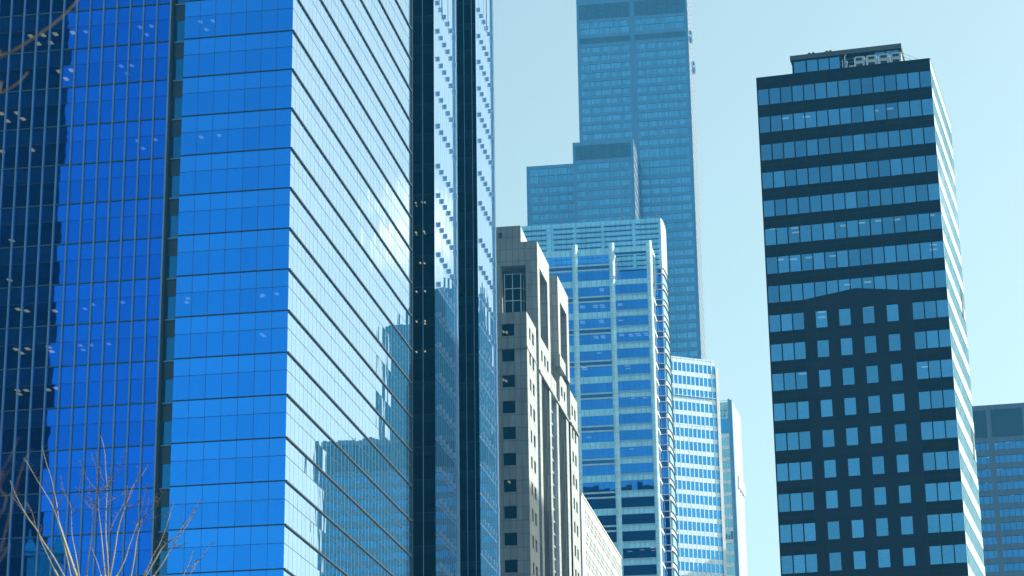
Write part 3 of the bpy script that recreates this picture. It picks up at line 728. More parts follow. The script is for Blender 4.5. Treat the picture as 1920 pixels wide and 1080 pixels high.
# jamb left of the roof terrace
mb = MB(); BJ = BF.turned(-12.0, 0, 9.5); mb.quad(BJ, .3, 7.0, 189.6, 196.6, 0); jb = mb.build('terrace_glass', M['bt_gl'], BT)
mb = MB(); mb.box(BJ, .2, .5, 189.6, 196.6, 0, .1); mb.box(BJ, 6.7, 7, 189.6, 196.6, 0, .1); mb.box(BJ, .2, 7, 196.2, 196.6, 0, .1); mb.box(BJ, 3.4, 3.6, 189.6, 196.6, 0, .08); mb.build('frame', M['white_metal'], jb)
mb = MB(); mb.quad(BC, -12, -1.0, 187, CZ - CH, 0); mb.build('terrace_window', M['bt_gl'], BT)
# crown
mb = MB(); mb.quad(BC, -36, 0, CZ - CH, CZ, 0)
mb.poly([BC.P(-36, CZ), BC.P(0, CZ), BC.P(0, CZ, -16), BC.P(-36, CZ, -16)]); 
cr_ = mb.build('crown', M['bt_crown'], BT)
mb = MB()
for k in range(9):
    z = CZ - 1.5 - k * 1.38
    for a0, a1 in ((-36, -29.5), (-27.6, -22.4), (-21.6, -15.3), (-14.55, -7.3), (-6.5, -.6)):
        if k > 4 and a1 > -15 and a0 < -15: continue
        mb.box(BC, a0, a1, z - .11, z + .05, 0, .35)
mb.build('louvre', M['bt_dark'], cr_)
# curved sunlit side: bands of white panel and shadowing ledges
def arc_pts(n=12, L=17.5, a0=18.0, a1=1.0, off=0):
    p = BC.P(0, 0); out = []
    for k in range(n + 1):
        out.append(p.copy()); az = R_(a0 + (a1 - a0) * (k / n) ** .55); p = p + Vector((math.sin(az), math.cos(az), 0)) * (L / n)
    return out
AP = arc_pts()
def arc_band(mb, z0, z1, out=0, mi=0, thick=False):
    L = 0; P = []
    for i, p in enumerate(AP):
        t = (AP[min(i + 1, len(AP) - 1)] - AP[max(i - 1, 0)]).normalized(); n = Vector((t.y, -t.x, 0)); P.append(p + n * out)
    for i in range(len(P) - 1):
        a, b = P[i], P[i + 1]; l = (b - a).length
        mb.poly([(a.x, a.y, z0), (b.x, b.y, z0), (b.x, b.y, z1), (a.x, a.y, z1)], mi, [(L, z0), (L + l, z0), (L + l, z1), (L, z1)])
        if thick:
            c, d = AP[i], AP[i + 1]
            mb.poly([(c.x, c.y, z0), (d.x, d.y, z0), (b.x, b.y, z0), (a.x, a.y, z0)], mi); mb.poly([(a.x, a.y, z1), (b.x, b.y, z1), (d.x, d.y, z1), (c.x, c.y, z1)], mi)
        L += l
    if thick:
        a, c = P[0], AP[0]; mb.poly([(c.x, c.y, z0), (a.x, a.y, z0), (a.x, a.y, z1), (c.x, c.y, z1)], mi)
M['bt_curve'] = panel('white curved panels', (.45, .50, .50), joint=(.20, .28, .32), pw=1.4, ph=1.38, jw=.07, rough=.4, var=.04)
M['bt_cgl'] = glass('curved side glass', (.30, .50, .60), (.9, .95, 1), p=2, dark=(.03, .08, .10), wav=.001)
mb = MB(); arc_band(mb, CZ - CH, CZ); 
mb.build('curved_crown', M['bt_curve'], BT)
cgl = Pieces(); zt = CZ - CH; led = Pieces(); sp = Pieces()
while zt > 6:
    arc_band(sp.new(), zt - 1.5, zt); arc_band(cgl.new(), zt - 4.2, zt - 1.5, -.0)
    arc_band(led.new(), zt - .12, zt + .02, .22, 0, True); arc_band(led.new(), zt - 1.62, zt - 1.48, .22, 0, True); zt -= 4.2
cgl.build('curved_glass', M['bt_cgl'], BT); sp.build('curved_spandrel', M['bt_curve'], BT); led.build('ledge', panel('dark ledge', (.05, .10, .13), rough=.5), BT)
# recessed corner between flank and curve
mb = MB(); bl = Pieces(); zt = CZ - CH
while zt > 6:
    mb.quad(BC, -2.3, 0, zt - 4.2, zt, -.4, 0); mb.quad(BC, -2.3, 0, zt - 1.5, zt, -.36, 1)
    bl.new().box(BC, -2.2, .02, zt - .14, zt, -.4, .25); bl.new().box(BC, -2.2, .02, zt - 1.62, zt - 1.48, -.4, .25); zt -= 4.2
mb.box(BC, -.30, -.05, 0, CZ - CH, -.4, .05, 2)
cg = mb.build('corner_glass', [M['bt_gl'], M['bt_dark'], M['white_metal']], BT); bl.build('rail', M['white_metal'], cg)
mb = MB(); zt = 188.25
while zt > 6: mb.box(BF, -30.5, -4, zt - .05, zt + .6, -6.8, -.3); zt -= 4.2
mb.box(BF, -31, -3, 0, 189, -7.0, -6.85, 1); 
e = AP[-1]; q0 = BC.P(-36, 0); q1 = BC.P(-36, 0, -18)
mb.poly([(e.x, e.y, 0), (q1.x, q1.y, 0), (q1.x, q1.y, CZ), (e.x, e.y, CZ)]); mb.poly([(q1.x, q1.y, 0), (q0.x, q0.y, 0), (q0.x, q0.y, CZ), (q1.x, q1.y, CZ)])
mb.build('interior', [M['interior'], M['room']], BT)
wt = sorted({round(r[3], 2) for r in wins if r[0] > -13})
wtL = sorted({round(r[3], 2) for r in wins if r[0] < -13})
for x, y in ((1128, 542), (1129, 545), (1092, 574), (1093, 577), (1116, 573), (1117, 576), (1129, 572), (1131, 576), (1163, 570), (1163, 572.5), (1092, 603), (1093, 606), (1127, 601), (1128, 604), (1164, 601), (1117, 631), (1118, 634), (1130, 630), (1131, 633), (1165, 627), (1166, 629), (1183, 627), (1184, 630), (1196, 626), (1198, 629), (1211, 625), (1213, 628.5),
             (1096, 690), (1097, 693), (1176, 686), (1178, 691), (1210, 746), (1187, 747), (1124, 662), (1104, 820), (1184, 842), (1099, 869), (1124, 869), (1144, 866), (1172, 862), (1185, 862), (1210, 860), (1176, 921), (1197, 918), (1178, 1028), (1181, 1034), (1201, 1026), (1204, 1031), (1224, 1027), (1226, 1032), (1176, 925), (1182, 957), (1215, 929), (1185, 891), (1209, 888)):
    a, z = BF.hit(x, y); lst = wt if a > -12.6 else wtL
    zc = min([q for q in lst if q > z] or [z + 1]); ceiling_light(BF, BT, x, y, zc - .08, M['cool'], w_=1.15, l_=.9)
# two tiny warning lamps on the crown
for lab, x in (('red warning lamp on the blue tower crown edge, left of the middle', 1050), ('red warning lamp on the blue tower crown, near the lit tube edge', 1169), ('red warning lamp on the blue tower crown near its right corner', 1231)):
    a, _ = BC.hit(x, 412); c = BC.P(a, CZ, -.4)
    u = thing('warning_lamp', 'tiny ' + lab, 'warning lamp', tuple(c), 'warning lamps on the crown of the blue tower')
    mb = MB(); mb.tube([c, c + Vector((0, 0, .9))], [.06, .05]); mb.tube([c + Vector((-.35, 0, .6)), c + Vector((.35, 0, .6))], [.05, .05]); mb.build('pole', M['dark_metal'], u)
    mb = MB(); mb.tube([c + Vector((0, 0, .85)), c + Vector((0, 0, 1.15)), c + Vector((0, 0, 1.25))], [.13, .13, .06], 8); mb.build('globe', panel('red lamp glass', (.35, .05, .06), rough=.3), u)

# ==================================================================== striped tower
F6 = FP(1339.9, 679.4, 678, 66)
S6 = thing('striped_tower', 'glass tower banded in pale and blue rows, behind the round piered tower', 'skyscraper', (F6.p.x, F6.p.y, 0))
M['s6'] = panel('pale blue white spandrel', (.78, .94, .98), joint=(.38, .56, .66), pw=1.413, ph=30, jw=.06, rough=.3, var=.03, spec=.5)
M['s6_gl'] = glass('mid blue window glass', (.05, .27, .54), (.9, .95, 1), p=4, dark=(.01, .04, .09), wav=.0012, var=.10)
holes = []
for k in range(48):
    zt = 199.03 - 3.98 * k
    for i in range(-12, 10): holes.append((-13.77 + 1.413 * i, -13.77 + 1.413 * i + 1.12, zt - 2.62, zt))
mb = MB(); mb.facade(F6, -32, 0, 0, 200.3, holes, reveal=.1); mb.box(F6, -32, 0, 200.3, 200.7, -.4, .05)
mb.poly([F6.P(-32, 200.3), F6.P(0, 200.3), F6.P(0, 200.3, -25), F6.P(-32, 200.3, -25)]); mb.poly([F6.P(0, 0, 0), F6.P(0, 0, -25), F6.P(0, 200.3, -25), F6.P(0, 200.3, 0)])
mb.build('front_wall', M['s6'], S6)
windows(F6, holes, .1, M['s6_gl'], S6, limit=96, vis=lambda x, y: x > 1262 - 10 and x - 1253 > (y - 500) * .0)
mb = MB(); mb.box(F6, .02, 1.0, 0, 198.4, -25, .3); mb.build('end_pier', M['white_metal'], S6)
mb = MB(); mb.box(F6, -13.8, -.1, 188.9, 189.05, 0, .25); mb.build('rail', M['s6'], S6)

# ==================================================================== narrow white tower beyond
F7 = FP(1366.4, 749.7, 800, 103)
S7 = thing('narrow_tower', 'narrow white tower with a glass top corner, far behind the striped tower', 'skyscraper', (F7.p.x, F7.p.y, 0))
M['s7'] = panel('bright white facade', (.90, .91, .90), rough=.5)
M['s7_gl'] = glass('wavy teal glass', (.22, .45, .50), (.9, .95, 1), p=3, dark=(.03, .10, .12), wav=.004, wsc=.9)
M['s7_side'] = panel('grey ribbed side', (.36, .43, .45), joint=(.16, .21, .24), pw=1.6, ph=4.1, jw=.16, rough=.5, var=.12)
hl = [(-3.3, -.5, 205.85 - 4.12 * k, 208.7 - 4.12 * k) for k in range(50)]
mb = MB(); mb.facade(F7, -8, -.2, 0, 210.2, hl, reveal=.15)
mb.build('front_wall', M['s7'], S7)
def s7mk(mb, F, r, depth):
    for i in range(3): a = r[0] + i * (r[1] - r[0]) / 3; mb.quad(F, a, a + (r[1] - r[0]) / 3, r[2], r[3], -.14, 0, (random.gauss(0, .004), random.gauss(0, .004)))
    for i in (1, 2): a = r[0] + i * (r[1] - r[0]) / 3; mb.box(F, a - .06, a + .06, r[2], r[3], -.14, -.03, 1)
windows(F7, hl, .15, [M['s7_gl'], M['s7']], S7, limit=20, maker=s7mk)
mb = MB(); mb.quad(F7, -8, -.4, 210.2, 215.6, -.05); mb.build('top_window', M['s6_gl'], S7)
mb = MB(); mb.quad(F7, -8, -.4, 215.6, 222.1, -2.5); sg = mb.build('glass_screen', M['s7_gl'], S7)
mb = MB()
for z in (215.7, 217.8, 219.9, 222.0): mb.box(F7, -8, -.4, z - .08, z + .08, -.1, 0)
for a in (-3.3, -2.4, -1.0): mb.box(F7, a - .07, a + .07, 215.6, 222.1, -.1, 0)
mb.tube([F7.P(-2.6, 217.6, -.4), F7.P(-1.3, 221.5, -.4)], [.08, .08]); mb.build('frame', M['white_metal'], sg)
mb = MB(); mb.box(F7, -.4, .25, 0, 222.6, -2.8, .1); mb.box(F7, .3, 1.0, 0, 222.2, -2.6, 0); mb.build('corner_pier', M['fin_metal'], S7)
F7s = F7.turned(1.0, 0, 12.7)
mb = MB(); mb.quad(F7s, 0, 23, 0, 222.0); mb.poly([F7.P(-8, 222, -2.6), F7.P(1, 222, -2.6), F7s.P(23, 222), F7s.P(23, 222, -12)]); mb.poly([F7s.P(23, 0), F7s.P(23, 0, -12), F7s.P(23, 222, -12), F7s.P(23, 222)])
mb.build('side_wall', M['s7_side'], S7)
for i in range(3):
    mb = MB(); mb.box(F7s, 7 + i * 5.6, 9.8 + i * 5.6, 192.5, 196.6, 0, .6); mb.build('balcony', M['s7'], S7)

# ==================================================================== great black stepped tower far behind
FWl = FP(1296, 200, 930, 98.5)
W = thing('stepped_skyscraper', 'tallest hazy blue black skyscraper of stepped square tubes, far behind the others', 'skyscraper', (FWl.p.x, FWl.p.y, 0))
M['w_clad'] = panel('black aluminium hazed blue', (.10, .23, .39), rough=.38, spec=.5, metal=.7)  # black cladding lightened to blue, distance haze put into its colour
M['w_gl'] = glass('bronze glass hazed blue', (.09, .265, .43), (.8, .9, 1), p=4, dark=(.02, .06, .10), wav=.0008, var=.22)  # glass tint lifted to blue as well, standing in for haze
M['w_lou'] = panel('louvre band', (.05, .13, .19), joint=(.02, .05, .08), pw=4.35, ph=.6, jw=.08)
M['w_side'] = panel('sunlit aluminium side', (.32, .37, .40), joint=(.06, .09, .12), pw=4.35, ph=3.99, jw=1.3, rough=.35, var=.05)  # paler copy of the black cladding, sunlight put into its colour
def wrows(top, bot): 
    out = []; z = top
    while z > bot: out.append((z - 2.5, z)); z -= 3.99
    return out
def tube_front(F, a0, a1, ztop, rws, nb=5, marg=1.0, louvres=(), vis=None, lim=90, extra=None):
    dx = (a1 - a0 - 2 * marg) / nb
    hs = []
    for (zb, zt) in rws:
        for i in range(nb):
            x = a0 + marg + i * dx; hs.append((x + (.55 if i == 0 else .22), x + dx - (.55 if i == nb - 1 else .22), zb, zt))
    mb = MB(); mb.facade(F, a0, a1, 0, ztop, hs, reveal=.25)
    for zb, zt in louvres: mb.box(F, a0 + marg, a1 - marg, zb, zt, 0, .06, 1)
    mb.box(F, a0 + .02, a0 + .30, 0, ztop, 0, .3); mb.box(F, a1 - .30, a1 - .02, 0, ztop, 0, .3)
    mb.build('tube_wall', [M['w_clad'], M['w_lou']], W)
    return hs
def wmaker(mb, F, r, depth):
    n = 4; dx = (r[1] - r[0]) / n
    for i in range(n): mb.quad(F, r[0] + i * dx - .01, r[0] + (i + 1) * dx + .01, r[2] - .01, r[3] + .01, -.23, 0, (random.gauss(0, .002), random.gauss(0, .002)))
    for i in (1, 2, 3): mb.box(F, r[0] + i * dx - .05, r[0] + i * dx + .05, r[2], r[3], -.23, -.17, 1)
tall_rows = [(423.5, 426.2), (426.5, 429.2)] + wrows(417.5, 376) + wrows(373.2, 372) + [(365.3, 369.1), (360.9, 363.8), (357.4, 360.5)] + wrows(355.3, 8)
ZW = 447
h1 = tube_front(FWl, -23.85, 0, ZW, tall_rows, louvres=[(430.5, 437.5), (419.2, 421.8)])
h2 = tube_front(FWl, -47.75, -23.86, ZW, tall_rows, louvres=[(430.5, 437.5), (419.2, 421.8)])
h3 = tube_front(FWl.moved(0, -.4), -70.7, -48.2, 364.9, [(357.1, 360.2), (360.4, 363.5)] + wrows(355.1, 8))
FM = FP(1187, 262, 908, 98.5)
hm = tube_front(FM, -25.05, 0, 364.55, wrows(354.95, 8), louvres=[(356.6, 363)])
vis_w = lambda x, y: y < 420 and not (1074 < x < 1188 and y > 258)
vis_w1 = lambda x, y: (y < 420 or (x > 1250 and y < 675)) and not (x < 1192 and y > 258)
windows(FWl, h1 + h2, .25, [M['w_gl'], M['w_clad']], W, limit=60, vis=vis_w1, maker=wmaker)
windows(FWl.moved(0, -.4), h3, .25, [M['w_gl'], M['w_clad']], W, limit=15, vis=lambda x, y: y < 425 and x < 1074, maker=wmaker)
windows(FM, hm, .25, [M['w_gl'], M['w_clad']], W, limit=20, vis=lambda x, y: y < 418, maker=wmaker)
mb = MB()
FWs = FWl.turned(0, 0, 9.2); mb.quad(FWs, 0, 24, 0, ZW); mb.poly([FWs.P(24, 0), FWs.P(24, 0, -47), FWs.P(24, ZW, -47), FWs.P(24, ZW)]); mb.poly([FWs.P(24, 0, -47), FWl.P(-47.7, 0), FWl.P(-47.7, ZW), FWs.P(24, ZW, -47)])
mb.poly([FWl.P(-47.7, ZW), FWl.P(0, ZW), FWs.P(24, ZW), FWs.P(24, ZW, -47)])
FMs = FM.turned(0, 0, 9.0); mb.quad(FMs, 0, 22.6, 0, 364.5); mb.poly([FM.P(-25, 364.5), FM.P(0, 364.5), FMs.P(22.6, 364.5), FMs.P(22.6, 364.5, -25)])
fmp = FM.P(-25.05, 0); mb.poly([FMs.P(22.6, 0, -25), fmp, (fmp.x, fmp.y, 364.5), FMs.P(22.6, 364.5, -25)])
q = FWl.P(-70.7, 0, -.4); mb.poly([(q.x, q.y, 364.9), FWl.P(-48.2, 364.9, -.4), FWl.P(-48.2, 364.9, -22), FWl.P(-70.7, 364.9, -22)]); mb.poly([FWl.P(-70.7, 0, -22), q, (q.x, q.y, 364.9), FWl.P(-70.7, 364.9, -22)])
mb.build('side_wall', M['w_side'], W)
for (lab, s0, z0) in (('window cleaning cradle hanging high on the stepped skyscraper side, upper of two', 5, 419), ('window cleaning cradle low and outermost on the stepped skyscraper side', 15, 409)):
    c = FWs.P(s0, z0, .5)
    u = thing('cleaning_cradle', 'small grey ' + lab, 'cradle', tuple(c), 'cleaning cradles on the stepped skyscraper')
    mb = MB()
    for dz in (0, 1.2, 4.0): mb.box(FWs, s0 - 2, s0 + 2, z0 + dz, z0 + dz + .15, .2, 1.0)
    mb.build('platform', M['fin_metal'], u)
    mb = MB()
    for x in (-1.9, 0, 1.7):
        for dd in (.3, 1.2): mb.box(FWs, s0 + x, s0 + x + .2, z0, z0 + 4.0, dd - .1, dd)
    mb.build('frame', M['fin_metal'], u)

# ==================================================================== grey tower at far right
FG = FP(1853.3, 759.6, 696, 102)
GR = thing('grey_tower', 'hazy grey concrete tower with dark louvred top behind the dark tower', 'office tower', (FG.p.x, FG.p.y, 0))
M['gr'] = panel('grey concrete', (.10, .145, .19), joint=(.075, .11, .15), pw=1.73, ph=30, jw=.05, rough=.7, var=.04)
M['gr_gl'] = glass('slate blue glass', (.05, .17, .36), (.8, .9, 1), p=4, dark=(.008, .03, .06), var=.10)
M['gr_lou'] = panel('dark roof louvre', (.03, .06, .085), joint=(.02, .045, .06), pw=12, ph=.35, jw=.06)
holes = []; louv = []
for j in (-2, -1, 0, 1, 2, 3):
    a0 = .80 + j * 10.5; louv.append((a0 - .4, a0 + 8.75, 177.65, 186.1))
    for k in range(43):
        zt = 176.2 - 4.05 * k; holes.append((a0, a0 + 9.0 - .1, zt - 2.45, zt))
gx0, gx1 = -21, 43
mb = MB(); mb.facade(FG, gx0, gx1, 0, 187.6, holes + louv, reveal=.25)
mb.poly([FG.P(gx0, 187.6), FG.P(gx1, 187.6), FG.P(gx1, 187.6, -30), FG.P(gx0, 187.6, -30)])
for a in (gx0, gx1):
    q = [FG.P(a, 0), FG.P(a, 0, -30), FG.P(a, 187.6, -30), FG.P(a, 187.6)]; mb.poly(q if a > 0 else q[::-1])
mb.build('wall', M['gr'], GR)
mb = MB()
for r in louv: mb.quad(FG, r[0], r[1], r[2], r[3], -.24)
mb.build('roof_louvre', M['gr_lou'], GR)
def gmk(mb, F, r, depth):
    xs = [r[0], r[0] + 1.05] + [r[0] + 1.05 + 1.72 * i for i in (1, 2, 3, 4)] + [r[1]]
    for a, b in zip(xs, xs[1:]): mb.quad(F, a, b, r[2], r[3], -.24, 0, (random.gauss(0, .002), random.gauss(0, .002)))
    for a in xs[1:-1]: mb.box(F, a - .05, a + .05, r[2], r[3], -.24, -.15, 1)
    mb.box(F, r[0], r[1], r[2], r[2] + .08, -.24, -.12, 1); mb.box(F, r[0], r[1], r[3] - .08, r[3], -.24, -.12, 1)
windows(FG, holes, .25, [M['gr_gl'], M['rt_clad']], GR, limit=30, vis=lambda x, y: x > 1835, maker=gmk)
for x, y in ((1868, 833.5), (1890, 829), (1893, 829), (1850, 858), (1854, 857), (1851, 881), (1856, 880), (1872, 880), (1877, 879), (1851, 906), (1856, 905), (1896, 903), (1853, 930), (1859, 930), (1898, 929)):
    a, z = FG.hit(x, y, -.2); mb = MB(); mb.box(FG, a - .35, a + .35, z - .03, z + .03, -.22, -.2); mb.build('ceiling_light', M['s7_gl'] if False else M['cool_dim'] if 'cool_dim' in M else M.setdefault('cool_dim', lamp('dim office light', (.6, .9, 1), .35)), GR)

# ==================================================================== buildings seen only as reflections in the glass
def block_tower(name, label, cat, P, azd, wd, dp, h, wall, gl, flh=4.0, roof=None):
    F = Face(P, azd); r = thing(name, label, cat, (P[0], P[1], 0))
    Fs = [F, F.turned(wd, 0, azd - 90), F.turned(wd, -dp, azd - 180), F.turned(0, -dp, azd - 270)]
    mb = MB(); gb = MB()
    for i, f in enumerate(Fs):
        L = wd if i % 2 == 0 else dp; hs = []
        z = 3.0
        while z + 2.4 < h - 2:
            n = max(1, int(L / 8)); b = L / n
            for q in range(n): hs.append((q * b + .5, (q + 1) * b - .5, z, z + 2.4))
            z += flh
        mb.facade(f, 0, L, 0, h, hs, reveal=.15)
        for hh in hs: gb.quad(f, hh[0], hh[1], hh[2], hh[3], -.14, 0, (random.gauss(0, .002), random.gauss(0, .002)))
    mb.poly([F.P(0, h), F.P(wd, h), F.P(wd, h, -dp), F.P(0, h, -dp)])
    mb.build('wall', wall, r); gb.build('window', gl, r, kind='stuff')
    return r, F
M['ref_wall'] = panel('slate tower cladding', (.025, .045, .06), rough=.6); M['ref_gl'] = glass('slate tower glass', (.02, .05, .075), (.7, .8, .9), p=4, dark=(.004, .015, .02))
M['blk_wall'] = panel('black green tower cladding', (.002, .005, .006), rough=.4, spec=.1); M['blk_gl'] = glass('black green glass', (.006, .03, .03), (.4, .5, .5), p=4, dark=(.001, .003, .003))
def along(F, s, azr, t):   # point reached from a facade point in direction azr
    p = F.P(s, 0); a = R_(azr); return (p.x + math.sin(a) * t, p.y + math.cos(a) * t)
p0 = along(FS, 40, 19.2, 700); p1 = along(FS, 40, 22.35, 715)
wd = math.hypot(p1[0] - p0[0], p1[1] - p0[1])
SRW = wd
SR, SRF = block_tower('slate_tower', 'slate tower seen only as the taller dark reflection in the pale glass side', 'skyscraper', p0, math.degrees(math.atan2(p1[0] - p0[0], p1[1] - p0[1])), wd, 30, 302, M['ref_wall'], M['ref_gl'])
p0 = along(FS, 25, 22.3, 690); p1 = along(FS, 25, 23.35, 690); wd = math.hypot(p1[0] - p0[0], p1[1] - p0[1])
SKW = wd
SK, SKF = block_tower('slate_block', 'slate block seen only as the shorter dark reflection in the pale glass side', 'office block', p0, math.degrees(math.atan2(p1[0] - p0[0], p1[1] - p0[1])), wd, 24, 233, M['ref_wall'], M['ref_gl'])
def tier(r, F, a0, a1, z0, z1, dp):
    mb = MB(); mb.box(F, a0, a1, z0, z1, -dp, -.6); mb.build('roof_tier', M['ref_wall'], r)
tier(SR, SRF, 2, SRW * .74, 302, 309, 26); tier(SR, SRF, 4, SRW * .52, 309, 316, 22); tier(SR, SRF, 6, SRW * .3, 316, 320, 18)
tier(SK, SKF, 0, SKW * .80, 233, 240, 22); tier(SK, SKF, SKW * .15, SKW * .55, 240, 243, 18); tier(SK, SKF, SKW, SKW * 1.35, 0, 222, 22)
# dark tower behind and left of the camera, mirrored in the deep blue facet
p1 = along(FF, -24.0, 209.45, 235); p0 = along(FF, -30, 218, 250)
azb = math.degrees(math.atan2(p0[0] - p1[0], p0[1] - p1[1])); wd = math.hypot(p1[0] - p0[0], p1[1] - p0[1])
block_tower('black_tower', 'black green glass tower behind the viewer, mirrored at the left edge of the blue facade', 'skyscraper', (p1[0], p1[1]), 302, 60, 30, 240, M['blk_wall'], M['blk_gl'])
# green copper roofed house behind the viewer
cpt = along(FF, -25.5, 208.95, 190)
GH = thing('copper_roof_house', 'green copper clad house with two small spires, mirrored low in the blue facade', 'house', (cpt[0], cpt[1], 0))
Fh = Face(cpt, 298)
M['copper'] = panel('green copper', (.07, .20, .13), joint=(.05, .14, .10), pw=.8, ph=40, jw=.06, rough=.6)
mb = MB(); hw = 2.9
mb.box(Fh, -hw, hw, 0, 70, -9, 0); mb.build('wall', M['stone'], GH)
mb = MB(); mb.box(Fh, -hw - .15, hw + .15, 70, 86.6, -9.1, .1); mb.box(Fh, -hw - .4, hw + .4, 86.6, 87.0, -9.3, .3); mb.build('roof', M['copper'], GH)
for a in (-hw + .9, hw - .9):
    mb = MB(); c = [Fh.P(a + x, 87.0, d) for x, d in ((-1.3, .2), (1.3, .2), (1.3, -2.4), (-1.3, -2.4))]; m_ = [Fh.P(a + x, 88.6, d) for x, d in ((-.5, -.6), (.5, -.6), (.5, -1.6), (-.5, -1.6))]; t_ = Fh.P(a, 91.0, -1.1)
    for i in range(4): mb.poly([c[i], c[(i + 1) % 4], m_[(i + 1) % 4], m_[i]]); mb.poly([m_[i], m_[(i + 1) % 4], t_])
    mb.build('spire', M['copper'], GH)
# slab to the right whose shadow falls on the lower stone tower
Fx = Face((150, 395), 9.5)
# (its height sets the shadow line on the stone)
block_tower('grey_slab', 'grey slab block outside the right of the frame, shading the foot of the stone tower', 'office block', (150, 368), 99.5, 30, 48, 197, M['ref_wall'], M['ref_gl'])

# ==================================================================== bare trees
M['bark'] = panel('pale bark', (.27, .28, .23), rough=.8, stain=.5); M['twig'] = panel('red brown twig', (.14, .12, .10), rough=.8)
def tpts(lst, D, dd=0, jit=.0):
    out = []
    for i, (x, y) in enumerate(lst):
        out.append(at_dist(x / 3.176, 740 + y / 3.176, D + dd * i / max(1, len(lst) - 1) + random.uniform(-jit, jit)))
    return out
def smooth_path(p, n=4):
    out = []
    for i in range(len(p) - 1):
        a = p[max(i - 1, 0)]; b = p[i]; c = p[i + 1]; d = p[min(i + 2, len(p) - 1)]
        for k in range(n):
            t = k / n
            out.append(.5 * ((2 * b) + (c - a) * t + (2 * a - 5 * b + 4 * c - d) * t * t + (3 * b - a - 3 * c + d) * t ** 3))
    out.append(p[-1]); return out
def limb(mb, lst, D, r0, r1, dd=0, spur=True, mi=0):
    p = smooth_path(tpts(lst, D, dd, .0)); n = len(p)
    mb.tube(p, [r0 + (r1 - r0) * (i / (n - 1)) ** .8 for i in range(n)], 6, mi)
    if spur:
        for i in range(1, n - 1):
            if random.random() < .8:
                q = p[i].lerp(p[i + 1], random.random()); sd_ = random.choice((-1, 1)); L = random.uniform(.03, .07)
                mb.tube([q, q + RT_ * sd_ * L + Vector((0, 0, L * .7))], [.006, .003], 4, 1)
DT = 38.0
base_px = (640, 1900)
limbs = [
 [((645, 1080), (640, 960), (630, 840), (630, 700), (637, 560), (630, 470), (625, 370), (615, 300), (597, 240)), ((637, 560), (680, 500), (720, 430), (745, 370), (770, 322)), ((630, 540), (605, 490), (590, 430), (572, 340)), ((632, 690), (662, 650)), ((634, 640), (700, 610), (760, 570)), ((632, 590), (655, 520), (668, 440))],
 [((625, 1080), (612, 940), (600, 800), (590, 720), (583, 590)), ((583, 590), (575, 570), (540, 530), (500, 460), (475, 395)), ((583, 590), (610, 572), (640, 550)), ((578, 565), (577, 480), (565, 410), (540, 340)), ((590, 700), (560, 660), (535, 600), (530, 540))],
 [((515, 1080), (530, 950), (545, 850), (550, 760), (555, 680), (580, 640), (640, 600)), ((553, 690), (520, 650), (495, 615)), ((555, 680), (540, 620), (532, 560))],
 [((470, 1080), (450, 950), (428, 830), (425, 680)), ((425, 680), (400, 620), (375, 560), (360, 480)), ((425, 680), (455, 620), (470, 570), (490, 450)), ((428, 720), (460, 690))],
 [((420, 1080), (400, 980), (370, 850), (348, 740), (338, 660), (325, 590), (305, 500), (270, 390), (250, 310)), ((332, 620), (290, 550), (262, 488)), ((340, 690), (365, 640), (372, 560))],
 [((380, 1080), (320, 970), (260, 880), (215, 800), (170, 740), (130, 670), (90, 590), (60, 510)), ((215, 800), (190, 700), (160, 640)), ((170, 740), (100, 640), (50, 590)), ((235, 830), (250, 780))],
 [((322, 1040), (280, 950), (240, 860), (225, 790))],
 [((348, 760), (315, 670), (265, 580), (215, 500), (170, 420), (140, 375))],
 [((655, 1080), (680, 950), (700, 820), (720, 740), (745, 670), (770, 600), (800, 530), (850, 470), (885, 410)), ((745, 670), (770, 620), (805, 530), (835, 430)), ((740, 690), (800, 660), (840, 610)), ((650, 820), (690, 730), (740, 640), (760, 540))],
 [((695, 1080), (740, 990), (770, 900), (810, 790), (815, 770)), ((815, 770), (840, 690), (860, 600), (880, 520)), ((812, 780), (850, 740))],
 [((780, 1080), (800, 970), (812, 880), (830, 800), (850, 745)), ((850, 745), (870, 690), (890, 620)), ((850, 745), (900, 690), (935, 590)), ((848, 775), (910, 745), (975, 700)), ((910, 690), (945, 640), (965, 580))],
 [((865, 1080), (920, 990), (960, 920), (1000, 880), (1050, 840), (1100, 770), (1150, 700), (1190, 625)), ((1000, 880), (1035, 862))],
 [((915, 1080), (970, 1000), (1010, 930), (1050, 870), (1110, 780), (1165, 690)), ((1030, 910), (1070, 905), (1105, 885))],
 [((870, 1050), (910, 960), (950, 890), (985, 800), (1010, 720), (1035, 650))],
 [((1060, 1180), (1090, 1080), (1120, 1020), (1150, 930)), ((1110, 1180), (1130, 1080), (1165, 1010), (1200, 970), (1265, 880)), ((1155, 1045), (1163, 985))],
 [((600, 1080), (585, 1020), (560, 950), (545, 910))],
]
bp = at_dist(base_px[0] / 3.176, 740 + base_px[1] / 3.176, DT)
TR = thing('bare_tree', 'leafless young tree with pale thin branches, low in front of the blue glass facade', 'tree', (bp.x, bp.y, 0))
fork = at_dist(base_px[0] / 3.176, 740 + 1480 / 3.176, DT)
mb = MB(); mb.tube(smooth_path([Vector((bp.x, bp.y, 0)), Vector((bp.x + .05, bp.y, bp.z * .5)), bp, fork]), [.13 - .004 * i for i in range(13)], 10); mb.build('trunk', M['bark'], TR)
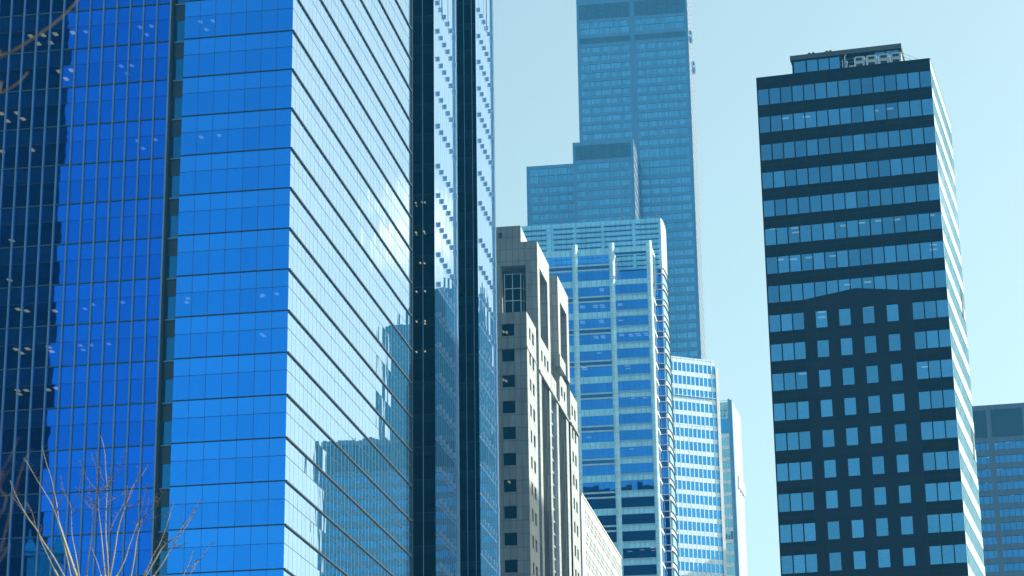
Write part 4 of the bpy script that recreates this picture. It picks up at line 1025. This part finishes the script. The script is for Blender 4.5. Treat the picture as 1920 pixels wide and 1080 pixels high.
for i, grp in enumerate(limbs):
    mb = MB(); dd = random.uniform(-1.2, 1.2)
    main = grp[0]
    st = tpts([main[0]], DT + dd)[0]
    mid = fork.lerp(st, .55) + Vector((0, 0, -.15))
    mb.tube(smooth_path([fork - Vector((0, 0, .05)), mid, st]), [.04 - .0022 * k for k in range(9)], 6, 0)
    limb(mb, main, DT + dd, .018 if i not in (6, 7, 13, 14, 15) else .010, .0045)
    for sub in grp[1:]: limb(mb, sub, DT + dd, .008, .0028, random.uniform(-.5, .5), mi=1)
    mb.build('limb', [M['bark'], M['twig']], TR)
# nearer tree at the left edge whose twigs are out of focus
DN = 9.0
def npts(lst, D): return [at_dist(x, y, D) for x, y in lst]
b0 = at_dist(-160, 900, DN)
TN = thing('near_tree', 'out of focus brown twigs of a nearer bare tree reaching in at the left edge', 'tree', (b0.x - .6, b0.y, 0))
mb = MB(); tk = [Vector((b0.x - .6, b0.y, 0)), Vector((b0.x - .62, b0.y, 2.2)), Vector((b0.x - .55, b0.y, 4.2)), Vector((b0.x - .5, b0.y, 6.5))]
mb.tube(smooth_path(tk), [.10 - .006 * k for k in range(13)], 10); mb.build('trunk', M['bark'], TN)
def nlimb(lst, r0, r1, z0):
    mb = MB(); p = npts(lst, DN); s0 = Vector((b0.x - .58, b0.y, z0))
    path = smooth_path([s0] + p); n = len(path)
    mb.tube(path, [r0 + (r1 - r0) * i / (n - 1) for i in range(n)], 6); mb.build('limb', M['twig'], TN)
nlimb([(-40, 150), (0, 107), (30, 92), (90, 52), (120, 27), (145, 0), (160, -30)], .007, .003, 4.2)
nlimb([(-40, 200), (0, 175), (20, 165), (37, 152), (52, 135)], .0055, .0025, 4.1)
for l, z0 in (([(-30, 1010), (0, 915), (15, 885), (31, 865)], 2.5), ([(-40, 960), (0, 887), (18, 858), (34, 820)], 2.4), ([(-20, 1080), (0, 1035), (19, 960), (40, 880), (60, 840)], 2.1)):
    nlimb(l, .0020, .0008, z0)

# ==================================================================== haze over the city
hz, th, oh = newmat('city haze'); pv = N(th, "ShaderNodeVolumePrincipled"); pv.inputs['Density'].default_value = .00017; pv.inputs['Color'].default_value = (.05, .42, .95, 1); pv.inputs['Anisotropy'].default_value = .2
th.links.new(pv.outputs[0], oh.inputs['Volume'])
mb = MB(); K2 = 3300; Fz = Face((0, 0), 90)
mb.box(Fz, -K2, K2, -1.0, 452, -K2, K2)
ho = mb.build('haze', hz); ho['kind'] = 'stuff'
